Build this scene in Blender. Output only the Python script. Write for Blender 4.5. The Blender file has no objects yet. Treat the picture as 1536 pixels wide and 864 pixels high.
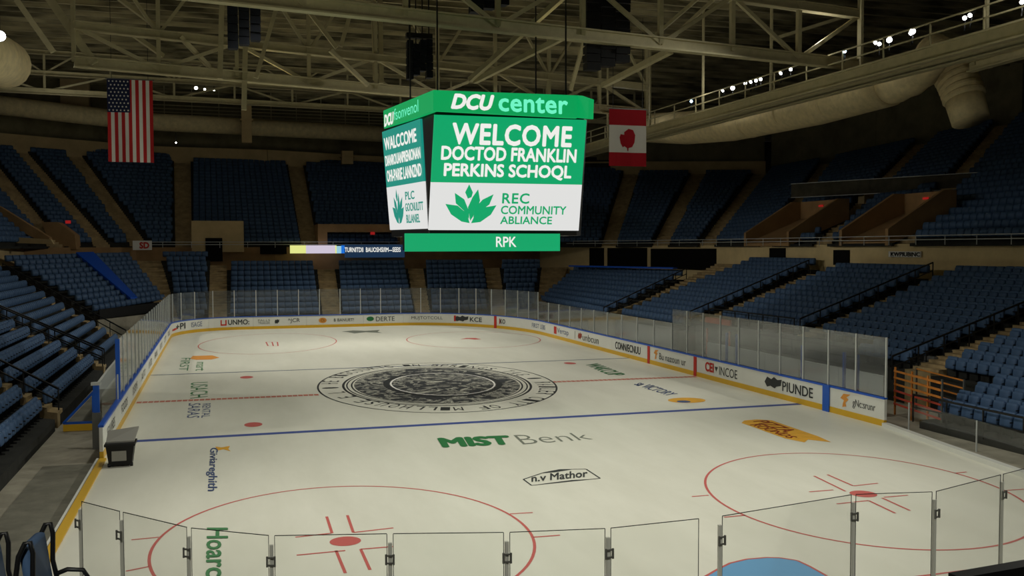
import bpy, bmesh, math, random
from mathutils import Vector, Matrix
random.seed(7)
C = bpy.context.scene.collection
SC = bpy.context.scene

# ------------------------------------------------------------------ camera
F = 1431.0
CAM = Vector((-10.1, -45.0, 6.8))
YAW, PIT, ROL = math.atan2(436, F), math.atan(60 / F), -0.0025
def basis():
    cy, sy, cp, sp = math.cos(YAW), math.sin(YAW), math.cos(PIT), math.sin(PIT)
    f = Vector((sy * cp, cy * cp, -sp)); r = Vector((cy, -sy, 0)); u = r.cross(f)
    cr, sr = math.cos(ROL), math.sin(ROL)
    return r * cr + u * sr, u * cr - r * sr, f
RT, UP, FW = basis()
def ray(u, v): return FW * F + RT * (u - 768) + UP * (432 - v)
def atz(u, v, z=0.0): d = ray(u, v); return CAM + d * ((z - CAM.z) / d.z)
def aty(u, v, y): d = ray(u, v); return CAM + d * ((y - CAM.y) / d.y)
def atx(u, v, x): d = ray(u, v); return CAM + d * ((x - CAM.x) / d.x)
def atf(u, v, f): return CAM + ray(u, v) * (f / F)
def proj(P):
    d = Vector(P) - CAM; z = d.dot(FW)
    return (768 + F * d.dot(RT) / z, 432 - F * d.dot(UP) / z, z) if z > .1 else (-9e9, -9e9, z)
cd = bpy.data.cameras.new('camera'); cam = bpy.data.objects.new('camera', cd); C.objects.link(cam)
cd.sensor_fit = 'HORIZONTAL'; cd.sensor_width = 36; cd.lens = F / 1536 * 36; cd.clip_end = 400; cd.clip_start = .1
m = Matrix((RT, UP, -FW)).transposed().to_4x4(); m.translation = CAM; cam.matrix_world = m
SC.camera = cam

# ------------------------------------------------------------------ materials
def lin(c): return tuple(((x / 255) / 12.92 if x <= 10 else (((x / 255) + .055) / 1.055) ** 2.4) for x in c)
MATS = {}
def mat(name, rgb, rough=.6, spec=.3, metal=0, var=0.0, scale=4.0, bump=0.0, emit=0.0, stretch=None):
    if name in MATS: return MATS[name]
    m = bpy.data.materials.new(name); m.use_nodes = True; MATS[name] = m
    nt = m.node_tree; b = nt.nodes['Principled BSDF']; c = lin(rgb) + (1,)
    b.inputs['Base Color'].default_value = c; b.inputs['Roughness'].default_value = rough
    b.inputs['Specular IOR Level'].default_value = spec; b.inputs['Metallic'].default_value = metal
    if emit:
        b.inputs['Base Color'].default_value = (0.02, 0.02, 0.02, 1)
        b.inputs['Emission Color'].default_value = c; b.inputs['Emission Strength'].default_value = emit
    if var or bump:
        tc = nt.nodes.new('ShaderNodeTexCoord'); n = nt.nodes.new('ShaderNodeTexNoise')
        n.inputs['Scale'].default_value = scale; n.inputs['Detail'].default_value = 6; n.inputs['Roughness'].default_value = .65
        if stretch:
            mp = nt.nodes.new('ShaderNodeMapping'); mp.inputs['Scale'].default_value = stretch
            nt.links.new(tc.outputs['Object'], mp.inputs['Vector']); nt.links.new(mp.outputs['Vector'], n.inputs['Vector'])
        else: nt.links.new(tc.outputs['Object'], n.inputs['Vector'])
        if var:
            r = nt.nodes.new('ShaderNodeValToRGB'); r.color_ramp.elements[0].position = .3; r.color_ramp.elements[1].position = .72
            r.color_ramp.elements[0].color = tuple(max(0, x * (1 - var)) for x in c[:3]) + (1,)
            r.color_ramp.elements[1].color = tuple(min(1, x * (1 + var)) for x in c[:3]) + (1,)
            nt.links.new(n.outputs['Fac'], r.inputs['Fac'])
            nt.links.new(r.outputs['Color'], b.inputs['Emission Color' if emit else 'Base Color'])
        if bump:
            bp = nt.nodes.new('ShaderNodeBump'); bp.inputs['Strength'].default_value = bump; bp.inputs['Distance'].default_value = .05
            nt.links.new(n.outputs['Fac'], bp.inputs['Height']); nt.links.new(bp.outputs['Normal'], b.inputs['Normal'])
    return m
def glassmat(name, tint, fac, diff):
    m = bpy.data.materials.new(name); m.use_nodes = True; MATS[name] = m; nt = m.node_tree; nt.nodes.clear()
    o = nt.nodes.new('ShaderNodeOutputMaterial'); t = nt.nodes.new('ShaderNodeBsdfTransparent'); t.inputs['Color'].default_value = tint + (1,)
    g = nt.nodes.new('ShaderNodeBsdfGlossy'); g.inputs['Roughness'].default_value = .08; g.inputs['Color'].default_value = (.9, .9, .9, 1)
    d = nt.nodes.new('ShaderNodeBsdfDiffuse'); d.inputs['Color'].default_value = (.6, .62, .6, 1)
    fr = nt.nodes.new('ShaderNodeFresnel'); fr.inputs['IOR'].default_value = 1.4
    mu = nt.nodes.new('ShaderNodeMath'); mu.operation = 'MULTIPLY'; mu.inputs[1].default_value = fac; nt.links.new(fr.outputs[0], mu.inputs[0])
    a = nt.nodes.new('ShaderNodeMixShader'); a.inputs[0].default_value = diff
    n = nt.nodes.new('ShaderNodeTexNoise'); n.inputs['Scale'].default_value = 1.7; n.inputs['Detail'].default_value = 5
    tc = nt.nodes.new('ShaderNodeTexCoord'); mp = nt.nodes.new('ShaderNodeMapping'); mp.inputs['Scale'].default_value = (1, 1, 4)
    nt.links.new(tc.outputs['Object'], mp.inputs[0]); nt.links.new(mp.outputs[0], n.inputs['Vector'])
    mm = nt.nodes.new('ShaderNodeMath'); mm.operation = 'MULTIPLY'; mm.inputs[1].default_value = diff * 2; nt.links.new(n.outputs['Fac'], mm.inputs[0]); nt.links.new(mm.outputs[0], a.inputs[0])
    nt.links.new(t.outputs[0], a.inputs[1]); nt.links.new(d.outputs[0], a.inputs[2])
    b = nt.nodes.new('ShaderNodeMixShader'); nt.links.new(mu.outputs[0], b.inputs[0]); nt.links.new(a.outputs[0], b.inputs[1]); nt.links.new(g.outputs[0], b.inputs[2])
    nt.links.new(b.outputs[0], o.inputs[0]); return m
glassmat('rink glass', (.88, .91, .93), .6, .045)
glassmat('near glass', (.985, .99, .985), .15, .006)
glassmat('box glass', (.80, .82, .83), .4, .022)
def ice_material():
    m = mat('ice', (226, 222, 203), .42, .25); nt = m.node_tree; b = nt.nodes['Principled BSDF']
    tc = nt.nodes.new('ShaderNodeTexCoord')
    mp = nt.nodes.new('ShaderNodeMapping'); mp.inputs['Scale'].default_value = (.5, .12, 1); nt.links.new(tc.outputs['Object'], mp.inputs[0])
    n = nt.nodes.new('ShaderNodeTexNoise'); n.inputs['Scale'].default_value = 1.3; n.inputs['Detail'].default_value = 8; n.inputs['Roughness'].default_value = .7
    nt.links.new(mp.outputs[0], n.inputs['Vector'])
    r = nt.nodes.new('ShaderNodeValToRGB'); r.color_ramp.elements[0].position = .25; r.color_ramp.elements[1].position = .7
    r.color_ramp.elements[0].color = lin((217, 215, 199)) + (1,); r.color_ramp.elements[1].color = lin((231, 229, 214)) + (1,)
    nt.links.new(n.outputs['Fac'], r.inputs[0]); nt.links.new(r.outputs[0], b.inputs['Base Color'])
ice_material()
def seal_material():
    m = mat('seal print', (70, 72, 72), .5, .2); nt = m.node_tree; b = nt.nodes['Principled BSDF']
    tc = nt.nodes.new('ShaderNodeTexCoord'); n = nt.nodes.new('ShaderNodeTexNoise'); n.inputs['Scale'].default_value = .8; n.inputs['Detail'].default_value = 7
    n.inputs['Distortion'].default_value = 3.2; nt.links.new(tc.outputs['Object'], n.inputs['Vector'])
    r = nt.nodes.new('ShaderNodeValToRGB'); e = r.color_ramp.elements; e[0].position = .50; e[1].position = .54
    e[0].color = lin((66, 68, 70)) + (1,); e[1].color = lin((190, 188, 172)) + (1,)
    x = e.new(.585); x.color = lin((90, 92, 92)) + (1,); x = e.new(.64); x.color = lin((195, 193, 177)) + (1,)
    nt.links.new(n.outputs['Fac'], r.inputs[0]); nt.links.new(r.outputs[0], b.inputs['Base Color'])
seal_material()
def roof_material():
    m = mat('roof deck', (60, 57, 44), .8, .2); nt = m.node_tree; b = nt.nodes['Principled BSDF']
    tc = nt.nodes.new('ShaderNodeTexCoord'); mp = nt.nodes.new('ShaderNodeMapping'); mp.inputs['Scale'].default_value = (.25, 6, 1); nt.links.new(tc.outputs['Object'], mp.inputs[0])
    n = nt.nodes.new('ShaderNodeTexNoise'); n.inputs['Scale'].default_value = 1.0; n.inputs['Detail'].default_value = 5; nt.links.new(mp.outputs[0], n.inputs['Vector'])
    r = nt.nodes.new('ShaderNodeValToRGB'); e = r.color_ramp.elements; e[0].position = .38; e[1].position = .65
    e[0].color = lin((88, 83, 63)) + (1,); e[1].color = lin((186, 175, 138)) + (1,)
    nt.links.new(n.outputs['Fac'], r.inputs[0]); nt.links.new(r.outputs[0], b.inputs['Base Color'])
roof_material()
M = lambda k: MATS[k]
mat('concrete', (160, 154, 138), .85, .2, var=.3, scale=.8, bump=.15)
def block_material():
    m = mat('block wall', (104, 104, 102), .9, .2); nt = m.node_tree; b = nt.nodes['Principled BSDF']
    tc = nt.nodes.new('ShaderNodeTexCoord'); mp = nt.nodes.new('ShaderNodeMapping'); mp.inputs['Rotation'].default_value = (0, math.pi / 2, math.pi / 2)
    sp = nt.nodes.new('ShaderNodeSeparateXYZ'); cb = nt.nodes.new('ShaderNodeCombineXYZ'); nt.links.new(tc.outputs['Object'], sp.inputs[0])
    nt.links.new(sp.outputs['Y'], cb.inputs['X']); nt.links.new(sp.outputs['Z'], cb.inputs['Y'])
    k = nt.nodes.new('ShaderNodeTexBrick'); k.inputs['Scale'].default_value = 1; k.inputs['Brick Width'].default_value = 1.1; k.inputs['Row Height'].default_value = .42; k.inputs['Mortar Size'].default_value = .02
    k.inputs['Color1'].default_value = lin((112, 112, 110)) + (1,); k.inputs['Color2'].default_value = lin((92, 92, 92)) + (1,); k.inputs['Mortar'].default_value = lin((50, 50, 50)) + (1,)
    nt.links.new(cb.outputs[0], k.inputs['Vector']); nt.links.new(k.outputs['Color'], b.inputs['Base Color'])
block_material()
mat('dark concrete', (86, 82, 70), .9, .2, var=.3, scale=1.2)
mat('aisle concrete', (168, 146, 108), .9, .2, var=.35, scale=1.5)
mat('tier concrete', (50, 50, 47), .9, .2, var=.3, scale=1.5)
mat('tan wall', (196, 172, 128), .85, .2, var=.15, scale=.6)
mat('lit tan wall', (222, 198, 148), .85, .2, var=.12, scale=.6)  # tan wall paint lightened to carry the light on the right wall
mat('brown wall', (168, 134, 94), .85, .2, var=.2, scale=.6)
mat('dark wall', (122, 114, 88), .9, .2, var=.3, scale=.5)
mat('black', (18, 18, 18), .5, .3)
mat('black steel', (26, 26, 26), .4, .4)
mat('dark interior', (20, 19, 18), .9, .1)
mat('seat blue', (68, 94, 128), .55, .35, var=.12, scale=3)
mat('seat back', (30, 42, 60), .6, .3)
mat('board white', (226, 226, 218), .35, .4, var=.04, scale=1)
mat('kick yellow', (218, 172, 40), .4, .4)
mat('cap blue', (34, 88, 190), .35, .4)
mat('post blue', (30, 90, 190), .35, .4)
mat('steel', (196, 198, 194), .35, .5)
mat('post grey', (206, 206, 194), .4, .4)
mat('grey steel', (112, 112, 106), .4, .4, metal=.3)
mat('truss paint', (188, 178, 140), .7, .3, var=.12, scale=2)
mat('duct', (222, 204, 158), .6, .3, var=.18, scale=2.2, bump=.3)
mat('red paint', (198, 100, 94), .5, .2)
mat('pale red paint', (196, 118, 100), .5, .2)
mat('blue paint', (72, 88, 150), .5, .2)
mat('thin blue paint', (78, 88, 118), .5, .2)
mat('crease blue', (110, 164, 206), .5, .2)
mat('green paint', (78, 132, 88), .5, .2)
mat('green ink', (52, 120, 70), .5, .2)
mat('grey ink', (120, 124, 112), .5, .2)
mat('dark ink', (58, 60, 60), .5, .2)
mat('orange ink', (222, 150, 70), .5, .2, var=.1, scale=3)
mat('ochre ink', (226, 168, 58), .5, .2, var=.12, scale=2)
mat('maroon ink', (150, 62, 40), .5, .2)
mat('navy ink', (76, 92, 130), .5, .2)
mat('red ink', (196, 54, 44), .5, .2)
mat('flag red', (196, 44, 46), .7, .2)
mat('flag white', (240, 237, 230), .7, .2)
mat('flag navy', (34, 40, 74), .7, .2)
mat('flag maple red', (186, 30, 44), .7, .2)
mat('tarp blue', (24, 84, 196), .4, .4)
mat('barrier orange', (224, 140, 60), .45, .4)
mat('barrier red', (196, 80, 60), .45, .4)
mat('orange panel', (214, 116, 88), .6, .2)
mat('rubber mat', (126, 123, 110), .85, .2, var=.25, scale=1.5)
mat('white sign', (230, 228, 224), .5, .3)
mat('bin grey', (150, 148, 140), .5, .3)
mat('board back', (206, 206, 200), .6, .3)
mat('speaker navy', (24, 28, 38), .6, .3, var=.3, scale=5)
mat('screen green', (0, 166, 104), emit=.95)
mat('screen teal', (22, 146, 128), emit=.9)
mat('screen white', (228, 228, 226), emit=.95)
mat('ribbon green', (0, 158, 84), emit=.95)
mat('led white', (238, 238, 232), emit=1)
mat('led mint', (110, 244, 196), emit=1)
mat('led yellow', (226, 230, 140), emit=1)
mat('led lilac', (206, 196, 214), emit=1)
mat('led sky', (150, 200, 220), emit=1)
mat('led blue', (30, 110, 210), emit=1)
mat('led navy', (28, 50, 76), emit=.9)
mat('lamp', (255, 255, 250), emit=14)
mat('blue lamp', (190, 225, 255), emit=10)
mat('exit red', (220, 40, 40), emit=.35)

# ------------------------------------------------------------------ mesh builders
class MB:
    def __init__(s): s.v, s.f, s.mi = [], [], []
    def add(s, vs, fs, mi=0):
        o = len(s.v); s.v += [tuple(x) for x in vs]; s.f += [tuple(o + i for i in f) for f in fs]; s.mi += [mi] * len(fs)
    def box(s, lo, hi, mi=0):
        (a, b, c), (d, e, f) = lo, hi
        s.hexa([(a, b, c), (d, b, c), (d, e, c), (a, e, c), (a, b, f), (d, b, f), (d, e, f), (a, e, f)], mi)
    def hexa(s, p, mi=0):
        s.add(p, [(3, 2, 1, 0), (4, 5, 6, 7), (0, 1, 5, 4), (1, 2, 6, 5), (2, 3, 7, 6), (3, 0, 4, 7)], mi)
    def bar(s, a, b, w, h=None, mi=0, up=Vector((0, 0, 1))):
        a, b = Vector(a), Vector(b); h = h or w; d = (b - a).normalized()
        if abs(d.dot(up)) > .98: up = Vector((0, 1, 0))
        x = d.cross(up).normalized() * (w / 2); y = x.cross(d).normalized() * (h / 2)
        s.hexa([a - x - y, a + x - y, b + x - y, b - x - y, a - x + y, a + x + y, b + x + y, b - x + y], mi)
    def ibeam(s, a, b, w, h, mi=0):
        a, b = Vector(a), Vector(b); z = Vector((0, 0, 1)); t = h * .12
        s.bar(a + z * (h / 2 - t / 2), b + z * (h / 2 - t / 2), w, t, mi); s.bar(a - z * (h / 2 - t / 2), b - z * (h / 2 - t / 2), w, t, mi); s.bar(a, b, w * .22, h - 2 * t, mi)
    def tube(s, pts, r, n=10, mi=0, rib=None):
        pts = [Vector(p) for p in pts]; rings = []; prev = None
        for i, p in enumerate(pts):
            d = (pts[min(i + 1, len(pts) - 1)] - pts[max(i - 1, 0)]).normalized()
            ref = Vector((0, 0, 1)) if abs(d.z) < .95 else Vector((1, 0, 0))
            x = d.cross(ref).normalized()
            if prev is not None and x.dot(prev) < 0: x = -x
            prev = x; y = x.cross(d)
            rr = r[i] if isinstance(r, (list, tuple)) else r
            rings.append([p + x * (rr * math.cos(2 * math.pi * k / n)) + y * (rr * math.sin(2 * math.pi * k / n)) for k in range(n)])
        vs = [q for R in rings for q in R]; fs = []
        for i in range(len(rings) - 1):
            for k in range(n): fs.append((i * n + k, i * n + (k + 1) % n, (i + 1) * n + (k + 1) % n, (i + 1) * n + k))
        fs.append(tuple(range(n - 1, -1, -1))); L = (len(rings) - 1) * n; fs.append(tuple(L + k for k in range(n)))
        s.add(vs, fs, mi)
    def prism(s, pts, d, mi=0):
        n = len(pts); d = Vector(d); P = [Vector(p) for p in pts]
        s.add(P + [p + d for p in P], [tuple(range(n - 1, -1, -1)), tuple(range(n, 2 * n))] + [(i, (i + 1) % n, n + (i + 1) % n, n + i) for i in range(n)], mi)
    def build(s, name, mats, parent=None, smooth=False, origin=None):
        me = bpy.data.meshes.new(name)
        mats = mats if isinstance(mats, (list, tuple)) else [mats]
        O = Vector(origin) if origin is not None else None
        me.from_pydata([tuple(Vector(v) - O) for v in s.v] if O is not None else s.v, [], s.f)
        for k in mats: me.materials.append(M(k))
        if len(mats) > 1: me.polygons.foreach_set('material_index', s.mi)
        if smooth: me.polygons.foreach_set('use_smooth', [True] * len(s.f))
        bm = bmesh.new(); bm.from_mesh(me); bmesh.ops.recalc_face_normals(bm, faces=bm.faces); bm.to_mesh(me); bm.free()
        o = bpy.data.objects.new(name, me); C.objects.link(o)
        if O is not None: o.location = O
        if parent is not None:
            o.parent = parent
            o.matrix_parent_inverse = Matrix.Translation(-parent.location)
        return o
def tag(o, label, cat, group=None, kind=None):
    o['label'] = label; o['category'] = cat
    if group: o['group'] = group
    if kind: o['kind'] = kind
    return o
def thing(name, label, cat, loc=(0, 0, 0), group=None):
    o = bpy.data.objects.new(name, None); C.objects.link(o); o.location = loc
    return tag(o, label, cat, group)
def struct(name, mb, mats, label=None, cat=None, parent=None, smooth=False):
    o = mb.build(name, mats, parent, smooth)
    if parent is None:
        o['kind'] = 'structure'
        if label: o['label'] = label
        if cat: o['category'] = cat
    return o
ONES = 'zeroth first second third fourth fifth sixth seventh eighth ninth tenth eleventh twelfth thirteenth fourteenth fifteenth sixteenth seventeenth eighteenth nineteenth'.split()
def ordw(n):
    if n < 20: return ONES[n]
    t, r = divmod(n, 10); base = {2: 'twent', 3: 'thirt', 4: 'fort', 5: 'fift', 6: 'sixt'}[t]
    return base + 'ieth' if r == 0 else base + 'y-' + ONES[r]
def lerp(a, b, t): return Vector(a) * (1 - t) + Vector(b) * t

# lettering: glyph outlines filled flat, normalised to the unit square
_TC = {}
def glyphs(body, bold=0.0, shear=0.0, space=1.0):
    k = (body, bold, shear, space)
    if k in _TC: return _TC[k]
    cu = bpy.data.curves.new('lettering', 'FONT'); cu.body = body; cu.offset = min(bold, 0); cu.shear = shear; cu.space_character = space; cu.resolution_u = 3
    o = bpy.data.objects.new('lettering', cu); C.objects.link(o); bpy.context.view_layer.update()
    me = bpy.data.meshes.new_from_object(o.evaluated_get(bpy.context.evaluated_depsgraph_get()))
    vs = [tuple(v.co) for v in me.vertices]; fs = [tuple(p.vertices) for p in me.polygons]
    bpy.data.objects.remove(o); bpy.data.curves.remove(cu); bpy.data.meshes.remove(me)
    if bold > 0:
        n = len(vs); v0, f0 = vs, fs; vs, fs = [], []
        for q in range(9):
            dx, dy = (0, 0) if q == 8 else (bold * math.cos(q * math.pi / 4), bold * math.sin(q * math.pi / 4))
            fs += [tuple(i + len(vs) for i in f) for f in f0]; vs += [(v[0] + dx, v[1] + dy, q) for v in v0]
    xs = [v[0] for v in vs]; ys = [v[1] for v in vs]; x0, x1, y0, y1 = min(xs), max(xs), min(ys), max(ys)
    vs = [((v[0] - x0) / (x1 - x0), (v[1] - y0) / (y1 - y0), v[2]) for v in vs]
    _TC[k] = (vs, fs); return _TC[k]
def put_text(mb, body, fn, bold=0.0, shear=0.0, space=1.0, mi=0):
    vs, fs = glyphs(body, bold, shear, space); 
    o = fn(.5, .5); n = (fn(.6, .5) - o).cross(fn(.5, .6) - o).normalized() * .0012      # strokes of one letter lie a hair apart
    mb.add([fn(a, b) + n * q for a, b, q in vs], fs, mi)
def quad(tl, tr, br, bl):
    tl, tr, br, bl = map(Vector, (tl, tr, br, bl))
    return lambda a, b: lerp(lerp(bl, br, a), lerp(tl, tr, a), b)
def ice_quad(tl, tr, br, bl, z): return quad(*[atz(u, v, 0) + Vector((0, 0, z)) for u, v in (tl, tr, br, bl)])

# ------------------------------------------------------------------ floor and ice
fl = MB(); fl.box((-70, -62, -.6), (80, 95, -.12)); struct('floor', fl, 'concrete', 'grey concrete arena floor around the rink', 'floor')

W = 13.85; YN, YF = -32.4, 38.2
def rink_path():
    P = [(W, -14.76)]
    y = -14.0
    while y < 25: P.append((W, y)); y += .5
    for k in range(0, 41):                                  # far right corner
        a = math.pi / 2 * k / 40; P.append((3.85 + 10 * math.cos(a) ** .9 if k < 40 else 3.85, 25 + 13.2 * math.sin(a)))
    x = 3.3
    while x > -8.6: P.append((x, YF - .0 * x)); x -= .5
    for k in range(0, 31):
        a = math.pi / 2 * k / 30; P.append((-8.85 - 5 * math.sin(a), 32.0 + 6.2 * math.cos(a)))
    y = 31.5
    while y > -11.6: P.append((-W, y)); y -= .5
    P.append((-W, -11.8))
    return [Vector((a, b, 0)) for a, b in P]
PATH = rink_path(); CUM = [0]
for a, b in zip(PATH, PATH[1:]): CUM.append(CUM[-1] + (b - a).length)
STOT = CUM[-1]
import bisect
def path_at(s):
    s = min(max(s, 0), STOT); i = min(max(bisect.bisect_right(CUM, s) - 1, 0), len(PATH) - 2)
    d = (PATH[i + 1] - PATH[i]); return PATH[i] + d * ((s - CUM[i]) / max(d.length, 1e-6)), d.normalized()
def inward(d): return Vector((-d.y, d.x, 0))
def s_near(pt): return min((((p - pt).length, c) for p, c in ((path_at(k * STOT / 1500)[0], k * STOT / 1500) for k in range(1501))))[1]
def s_of_u(u, lo=0.0, hi=None, z=0.0):
    hi = STOT if hi is None else hi; best = None
    for k in range(2001):
        s = lo + (hi - lo) * k / 2000; p = path_at(s)[0]; e = abs(proj((p.x, p.y, z))[0] - u)
        if best is None or e < best[0]: best = (e, s)
    return best[1]
def near_curve():                                          # near end of the ice, behind and under the near glass
    pts = []
    for (u, v) in [(120, 752), (182, 768), (283, 792), (407, 804), (585, 801), (760, 799), (912, 793), (1052, 778), (1080, 775), (1280, 742), (1402, 738), (1503, 712)]:
        pts.append(atz(u, v, 3.0))
    return pts
NEAR = near_curve()
ice = MB()
out = [Vector((W, -14.76, 0)), Vector((13.0, -20, 0)), Vector((12.4, -24, 0)), Vector((11.2, -28.5, 0)), Vector((8.5, -31.6, 0)), Vector((3, -33.2, 0)), Vector((-6, -33.2, 0)), Vector((-10.5, -31.8, 0)), Vector((-12.4, -29.4, 0)), Vector((-W, -26, 0))]
rim = PATH + [Vector((-W, -11.9, 0))] + out[::-1][:-1]
ice.prism([(p.x, p.y, -.12) for p in rim], (0, 0, .12))
ICE = struct('floor_ice', ice, 'ice', 'pale cream hockey ice sheet painted with lines, circles and logos', 'ice')

def decal(name, mb, m, label=None, parent=None):
    o = mb.build(name, m, parent or ICE)
    if label: o['label'] = label
    return o
def ring(mb, cx, cy, rx, ry, w, z, n=96, rot=0, mi=0, a0=0, a1=2 * math.pi):
    vs = []; cr, sr = math.cos(rot), math.sin(rot)
    for k in range(n + 1):
        a = a0 + (a1 - a0) * k / n
        for d in (-w / 2, w / 2):
            x, y = (rx + d) * math.cos(a), (ry + d) * math.sin(a); vs.append((cx + x * cr - y * sr, cy + x * sr + y * cr, z))
    mb.add(vs, [(2 * k, 2 * k + 1, 2 * k + 3, 2 * k + 2) for k in range(n)], mi)
def disc(mb, cx, cy, rx, ry, z, n=40, rot=0, mi=0):
    cr, sr = math.cos(rot), math.sin(rot)
    mb.add([(cx + rx * math.cos(2 * math.pi * k / n) * cr - ry * math.sin(2 * math.pi * k / n) * sr, cy + rx * math.cos(2 * math.pi * k / n) * sr + ry * math.sin(2 * math.pi * k / n) * cr, z) for k in range(n)], [tuple(range(n))], mi)
def stroke(mb, a, b, w, z, mi=0):
    a, b = Vector(a), Vector(b); d = (b - a).normalized(); n = Vector((-d.y, d.x, 0)) * (w / 2)
    mb.add([(p.x, p.y, z) for p in (a - n, b - n, b + n, a + n)], [(0, 1, 2, 3)], mi)
def istroke(mb, p, q, w, z, mi=0): stroke(mb, atz(*p), atz(*q), w, z, mi)

b = MB(); stroke(b, atz(200, 662), atz(1200, 606), .40, .004); decal('blue_line', b, 'blue paint', 'wide blue line nearest the camera side')
b = MB(); stroke(b, atz(224, 563), atz(948, 537), .2, .004); decal('blue_line', b, 'thin blue paint', 'thin blue line beyond the seal')
b = MB()
for (p, q) in (((205, 604), (479, 592)), ((829, 573), (1045, 565))):
    A, B = atz(*p), atz(*q); n = int((B - A).length / .24)
    for k in range(n): stroke(b, lerp(A, B, k / n), lerp(A, B, (k + .86) / n), .46, .004)
decal('red_line', b, 'pale red paint', 'chequered red centre line broken by the seal')
def circle(cx, cy, rx, ry, w, rot, name='faceoff_circle'):
    b = MB(); ring(b, cx, cy, rx, ry, w, .005, rot=rot); return decal(name, b, 'red paint')
NL, NR, FL_, FR_ = atz(518, 812), atz(1295, 741), atz(407, 516), atz(710, 508)
circle(-7.4, -22.73, 4.31, 5.04, .07, .071); circle(6.72, -22.73, 4.13, 5.06, .07, -.301); circle(-6.87, 25.9, 4.78, 7.5, .07, -.14); circle(7.83, 23.8, 4.94, 6.37, .07, -.119)
for p, r in ((NL, .36), (NR, .36)):
    b = MB(); disc(b, p.x, p.y, r, r, .005); decal('faceoff_dot', b, 'red paint')
for (u, v) in ((380, 637), (370, 566), (855, 545)):
    p = atz(u, v); b = MB(); disc(b, p.x, p.y, .34, .5, .005); decal('faceoff_dot', b, 'red paint')
def marks(name, segs, w=.07):
    b = MB()
    for p, q in segs: istroke(b, p, q, w, .005)
    return decal(name, b, 'red paint')
marks('faceoff_marks', [((490, 775), (498, 800)), ((521, 773), (530, 799)), ((443, 806), (497, 800)), ((530, 799), (590, 792)), ((445, 833), (518, 826)), ((504, 826), (518, 860)), ((541, 824), (555, 855)), ((541, 824), (590, 820))])
marks('faceoff_marks', [((1221, 714), (1268, 737)), ((1241, 712), (1280, 729)), ((1280, 729), (1317, 725)), ((1214, 738), (1250, 735)), ((1255, 756), (1303, 751)), ((1303, 751), (1343, 770)), ((1323, 747), (1365, 766)), ((1326, 746), (1362, 743))])
marks('hash_marks', [((197, 810), (238, 806)), ((189, 857), (224, 850)), ((765, 771), (799, 769)), ((800, 806), (840, 803))])
marks('hash_marks', [((1038, 745), (1063, 743)), ((1086, 776), (1118, 773)), ((1432, 710), (1450, 708)), ((1506, 736), (1536, 734))])
marks('faceoff_marks', [((399, 513), (416, 513)), ((416, 513), (417, 519)), ((417, 519), (402, 519)), ((402, 519), (399, 513)), ((408, 513), (410, 519))], .09)
b = MB(); P = [atz(u, v) for u, v in ((690, 509), (700, 507), (713, 507), (722, 509), (712, 509.5), (704, 508.5))]
b.add([(p.x, p.y, .005) for p in P], [tuple(range(len(P)))]); decal('faceoff_dot', b, 'red paint', 'small red smudged mark in far circle')
# goal line and blue crease
b = MB(); stroke(b, (-11, -28.9, 0), (10.6, -28.82, 0), .07, .005); decal('goal_line', b, 'red paint')
b = MB(); cpts = [atz(u, v) for u, v in ((1056, 866), (1075, 855), (1095, 845), (1120, 839), (1150, 836.5), (1170, 837), (1196, 841), (1215, 850), (1240, 864))]
b.add([(p.x, p.y, .004) for p in cpts] + [(cpts[-1].x, -28.85, .004), (cpts[0].x, -28.85, .004)], [tuple(range(len(cpts) + 2))]); decal('goal_crease', b, 'crease blue')
b = MB()
for p, q in zip(cpts, cpts[1:]): stroke(b, p, q, .06, .006)
decal('crease_outline', b, 'red paint')
# centre seal
sx, sy, rx, ry, rot = .17, 1.75, 5.85, 8.6, -.109
seal = MB(); disc(seal, sx, sy, rx * .70, ry * .72, .004, 64, rot); so = decal('center_seal', seal, 'seal print', 'dark sketchy centre ice seal with ringed lettering')
b = MB()
ring(b, sx, sy, rx, ry, .09, .006, rot=rot); ring(b, sx, sy, rx * .79, ry * .80, .12, .006, rot=rot); ring(b, sx, sy, rx * .76, ry * .77, .07, .006, rot=rot); ring(b, sx, sy, rx * .72, ry * .73, .08, .006, rot=rot)
decal('seal_rings', b, 'dark ink', parent=so)
b = MB(); ring(b, sx + .3, sy, rx * .44, ry * .46, .09, .0075, rot=rot); decal('seal_inner_ring', b, 'flag white', parent=so)
b = MB(); ring(b, sx + .3, sy, rx * .48, ry * .50, .3, .0065, rot=rot); decal('seal_inner_ring', b, 'dark ink', parent=so)
b = MB()
word = 'HE BIGCOURTS IN SPRINGS TAG . RAILER CITY OF MILLHOUSE E L . '
for k, ch in enumerate(word):
    if ch == ' ': continue
    a = math.pi * .93 - 2 * math.pi * k / len(word); ca, sa = math.cos(a), math.sin(a); f = .9
    c = Vector((sx + rx * f * ca, sy + ry * f * sa, .007)); t = Vector((sa * 1, -ca * 1.2, 0)).normalized(); n = Vector((ca, sa, 0))
    hw, hh = .2, .42
    put_text(b, ch, lambda p, q, c=c, t=t, n=n: c + t * ((p - .5) * 2 * hw) + n * ((q - .5) * 2 * hh))
decal('seal_lettering', b, 'dark ink', parent=so)
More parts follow.
